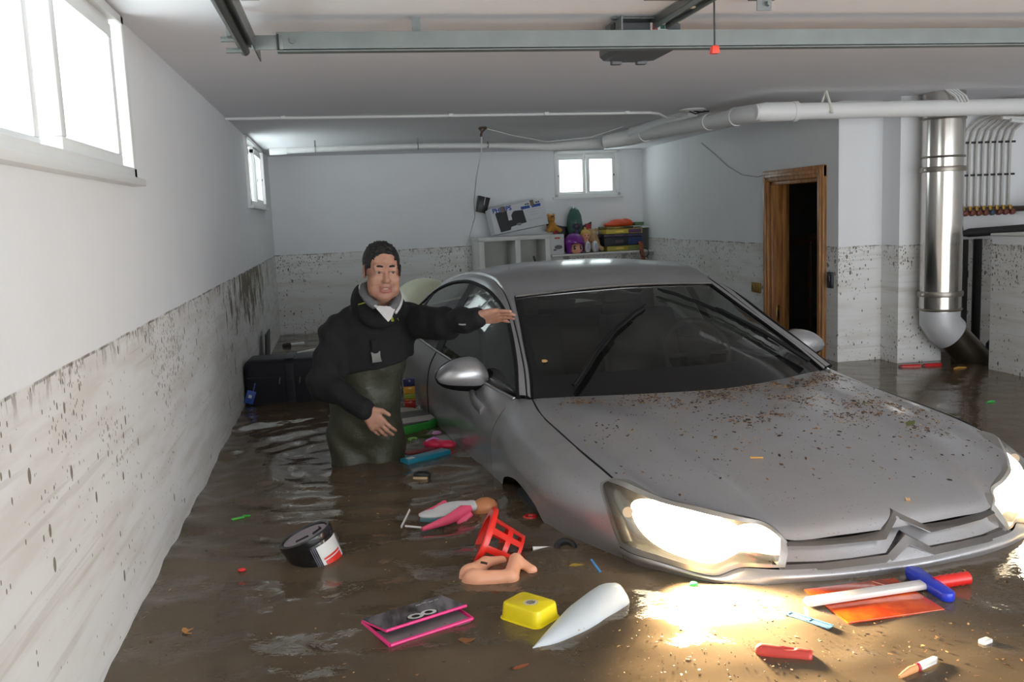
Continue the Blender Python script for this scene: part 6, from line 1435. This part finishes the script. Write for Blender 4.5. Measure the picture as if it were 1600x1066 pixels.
s.box((.01, -.10, .05), (.068, .06, .058), cut=True, k=.006); s.box((0, 0, -.05), (.3, .3, .05), cut=True)
s.build('hair', plastic('purple_plastic', 118, 34, 138, .25), pf)
b = B(); b.ell((.008, -.02, .052), (.078, .064, .060), n=24); fc = b.build('face', M_DOLL, pf)
for x in (-.025, .045):
    b = B(); b.ell((x, -.078, .060), (.013, .006, .020), n=14); e = b.build('eye', mat('plum_eye', (0.05, 0.012, 0.02, 1), .2), fc)
    b = B(); b.ell((x+.004, -.0835, .066), (.004, .002, .006), n=8); b.build('eye_glint', M_WHT, e)
    b = B(); b.tube([(x-.016, -.080, .078), (x, -.084, .084), (x+.014, -.080, .080)], .003, 6); b.build('eyelash', M_BLACK, fc)
eg = wthing('toy_egg', 'translucent green egg-shaped toy at the back of the shelf', 'toy', 3.20, .132, .96)
b = B(); b.lathe([(.02, -.12), (.06, -.10), (.085, -.03), (.088, .05), (.075, .13), (.05, .19), (.02, .222), (.002, .226)], 28); b.build('shell', mat('sea_green_plastic', srgb(70, 112, 102), .25, trans=.25), eg)
b = B(); b.ell((.0, -.045, .015), (.062, .05, .062), n=16); b.ell((0, -.05, -.05), (.05, .045, .05), n=14); b.lathe([(.05, -.275), (.05, -.12), (.03, -.11)], 16); b.build('figure_inside', mat('dark_violet', (0.03, 0.02, 0.05, 1), .4), eg)
rb = wthing('red_bag', 'dark and red carrier bag lying behind the egg', 'bag', 3.20, .022, .865)
b = B()
b.prism([(-.20, -.17), (.22, -.17), (.24, .15), (.16, .11), (.0, .09), (-.14, .12), (-.20, .14)], -.014, .014, frame((0, 0, 0), (1, 0, 0), (0, 0, 1)), bevel=.006); b.build('bag', mat('charcoal_bag', (0.03, 0.03, 0.035, 1), .5), rb)
for x, w_ in ((-.185, .045), (.20, .06)):
    b = B(); b.prism([(-w_/2, -.08), (w_/2, -.08), (w_/2, .02), (-w_/2, .03)], -.018, .018, frame((x, 0, .10), (1, 0, 0), (0, 0, 1)), bevel=.006); b.build('red_panel', plastic('bag_red', 176, 26, 26, .4), rb)
bd_ = wthing('blonde_doll', 'small doll with blond hair between the purple figure and the plush', 'doll', 3.295, .20, .686)
s = SDF((-.09, -.09, -.01), (.09, .09, .26), .005); s.ell((0, 0, .185), (.050, .046, .052)); s.ell((0, 0, .08), (.045, .038, .07), k=.02); s.build('body', M_DOLL, bd_)
s = SDF((-.09, -.09, .10), (.09, .09, .30), .005); s.ell((0, .008, .200), (.060, .052, .052)); s.ell((0, -.055, .165), (.042, .04, .045), cut=True, k=.006); s.ell((0, .005, .256), (.014, .012, .02), k=.008); s.build('hair', mat('blond_hair', srgb(214, 176, 92), .6, bump=.4), bd_)
for x in (-.017, .017):
    b = B(); b.ell((x, -.0455, .185), .006, n=8); b.build('eye', M_BLACK, bd_)
b = B(); b.ell((0, -.046, .158), (.010, .003, .005), n=8); b.build('mouth', mat('doll_mouth', srgb(190, 70, 66), .5), bd_)
pl_ = wthing('beige_plush', 'beige plush toy slumped against the board games', 'soft toy', 3.418, .12, .684)
s = SDF((-.12, -.11, -.01), (.12, .11, .28), .006); s.ell((0, 0, .09), (.075, .065, .09)); s.ell((-.02, 0, .19), (.065, .06, .060), k=.03); s.cap((.04, -.04, .06), (.07, -.07, .03), .025, k=.02); s.ell((-.05, -.02, .24), (.018, .015, .02), k=.01); s.ell((.03, -.02, .24), (.018, .015, .02), k=.01)
s.warp(lambda X, Y, Z: .003*np.sin(90*X)*np.sin(80*Y+20*Z)*np.sin(85*Z)); s.build('body', mat('beige_plush', srgb(190, 158, 118), .95, bump=.5, bscale=120), pl_)
for i, u in enumerate((3.285, 3.372)):
    sp_ = wthing('toy_shoe', ('white oval toy shoe sole facing out, next to the purple figure' if i == 0 else 'white oval toy shoe sole facing out, next to the board games'), 'toy', u, .30, .747, 0, 0, 0, 'white toy shoes')
    b = B(); b.ell((0, .02, 0), (.036, .05, .062), n=18); b.build('shoe', M_WHT, sp_)
    b = B(); b.ell((0, -.030, 0), (.022, .003, .042), n=14); b.build('sole_print', mat('sole_grey', srgb(170, 172, 186), .5), sp_)
# board games, bottom to top
games = [('yellow board game box at the bottom of the pile', 3.735, .055, .40, (164, 150, 52), (120, 128, 70), 0), ('wide black and dark blue board game box in the pile', 3.732, .098, .455, (24, 26, 34), (34, 54, 104), .02), ('slim dark violet board game box above the black one', 3.735, .034, .45, (46, 40, 58), (60, 58, 88), -.02),
         ('yellow and purple board game box near the top of the pile', 3.74, .052, .43, (206, 182, 66), (92, 54, 96), .01), ('slim olive board game box on top of the pile', 3.69, .030, .33, (128, 106, 44), (70, 60, 30), .05)]
z = .684
for lab, u, h_, w_, c1, c2, rz in games:
    g = wthing('board_game', lab, 'board game', u, .125, z+h_/2, rz, group='board games piled on the shelf')
    b = B(); b.box((0, 0, 0), (w_, .22, h_-.002), bevel=.003); b.build('box', plastic('game_%d_%d_%d' % c1, *c1, .5), g)
    b = B(); b.box((w_*.30, -.1105, 0), (w_*.36, .002, h_*.8)); b.build('printed_end', plastic('game_%d_%d_%d' % c2, *c2, .5), g)
    b = B(); b.box((-w_*.12, -.1105, 0), (w_*.22, .002, h_*.35)); b.build('title_band', plastic('game_title_%d' % c1[0], min(255, c1[0]+60), min(255, c1[1]+40), min(255, c1[2]+40), .5), g)
    z += h_
og = wthing('orange_bag', 'crumpled orange bag lying on top of the board games', 'bag', 3.74, .13, z)
s = SDF((-.20, -.10, -.02), (.20, .10, .11), .007); s.ell((0, 0, .03), (.155, .075, .045)); s.ell((-.12, 0, .02), (.07, .06, .022), k=.02); s.ell((.08, 0, .045), (.06, .05, .03), k=.02); s.warp(lambda X, Y, Z: .006*np.sin(35*X+20*Y)*np.sin(40*Z+11*X)); s.box((0, 0, -.03), (.3, .3, .03), cut=True); s.build('bag', plastic('orange_bag', 214, 76, 26, .45), og)
gg = wthing('green_box', 'small green box beside the orange bag on the pile', 'box', 3.95, .12, z+.018)
b = B(); b.box((0, 0, 0), (.10, .15, .036), bevel=.004); b.build('box', plastic('moss_green', 84, 116, 74, .5), gg)
stp = wthing('hanging_strap', 'brown leather strap with a dark ring hanging over the shelf edge', 'strap', 3.90, .352, .66)
b = B(); b.tube([(-.02, .02, .12), (-.012, -.002, .08), (-.006, -.004, .02), (.004, -.004, -.05), (.022, -.002, -.13)], [.020, .024, .022, .024, .026], 8, flat=.25, up=(1, 0, 0)); b.build('strap', mat('brown_leather', srgb(150, 84, 52), .6), stp)
b = B(); b.torus((.02, -.010, .0), .050, .005, Matrix.Rotation(PI/2-.2, 4, 'X'), 28, 6); b.tube([(.05, -.012, -.04), (.062, -.012, -.07)], .004, 6); b.build('ring', mat('dark_ring', (0.035, 0.025, 0.02, 1), .4), stp)
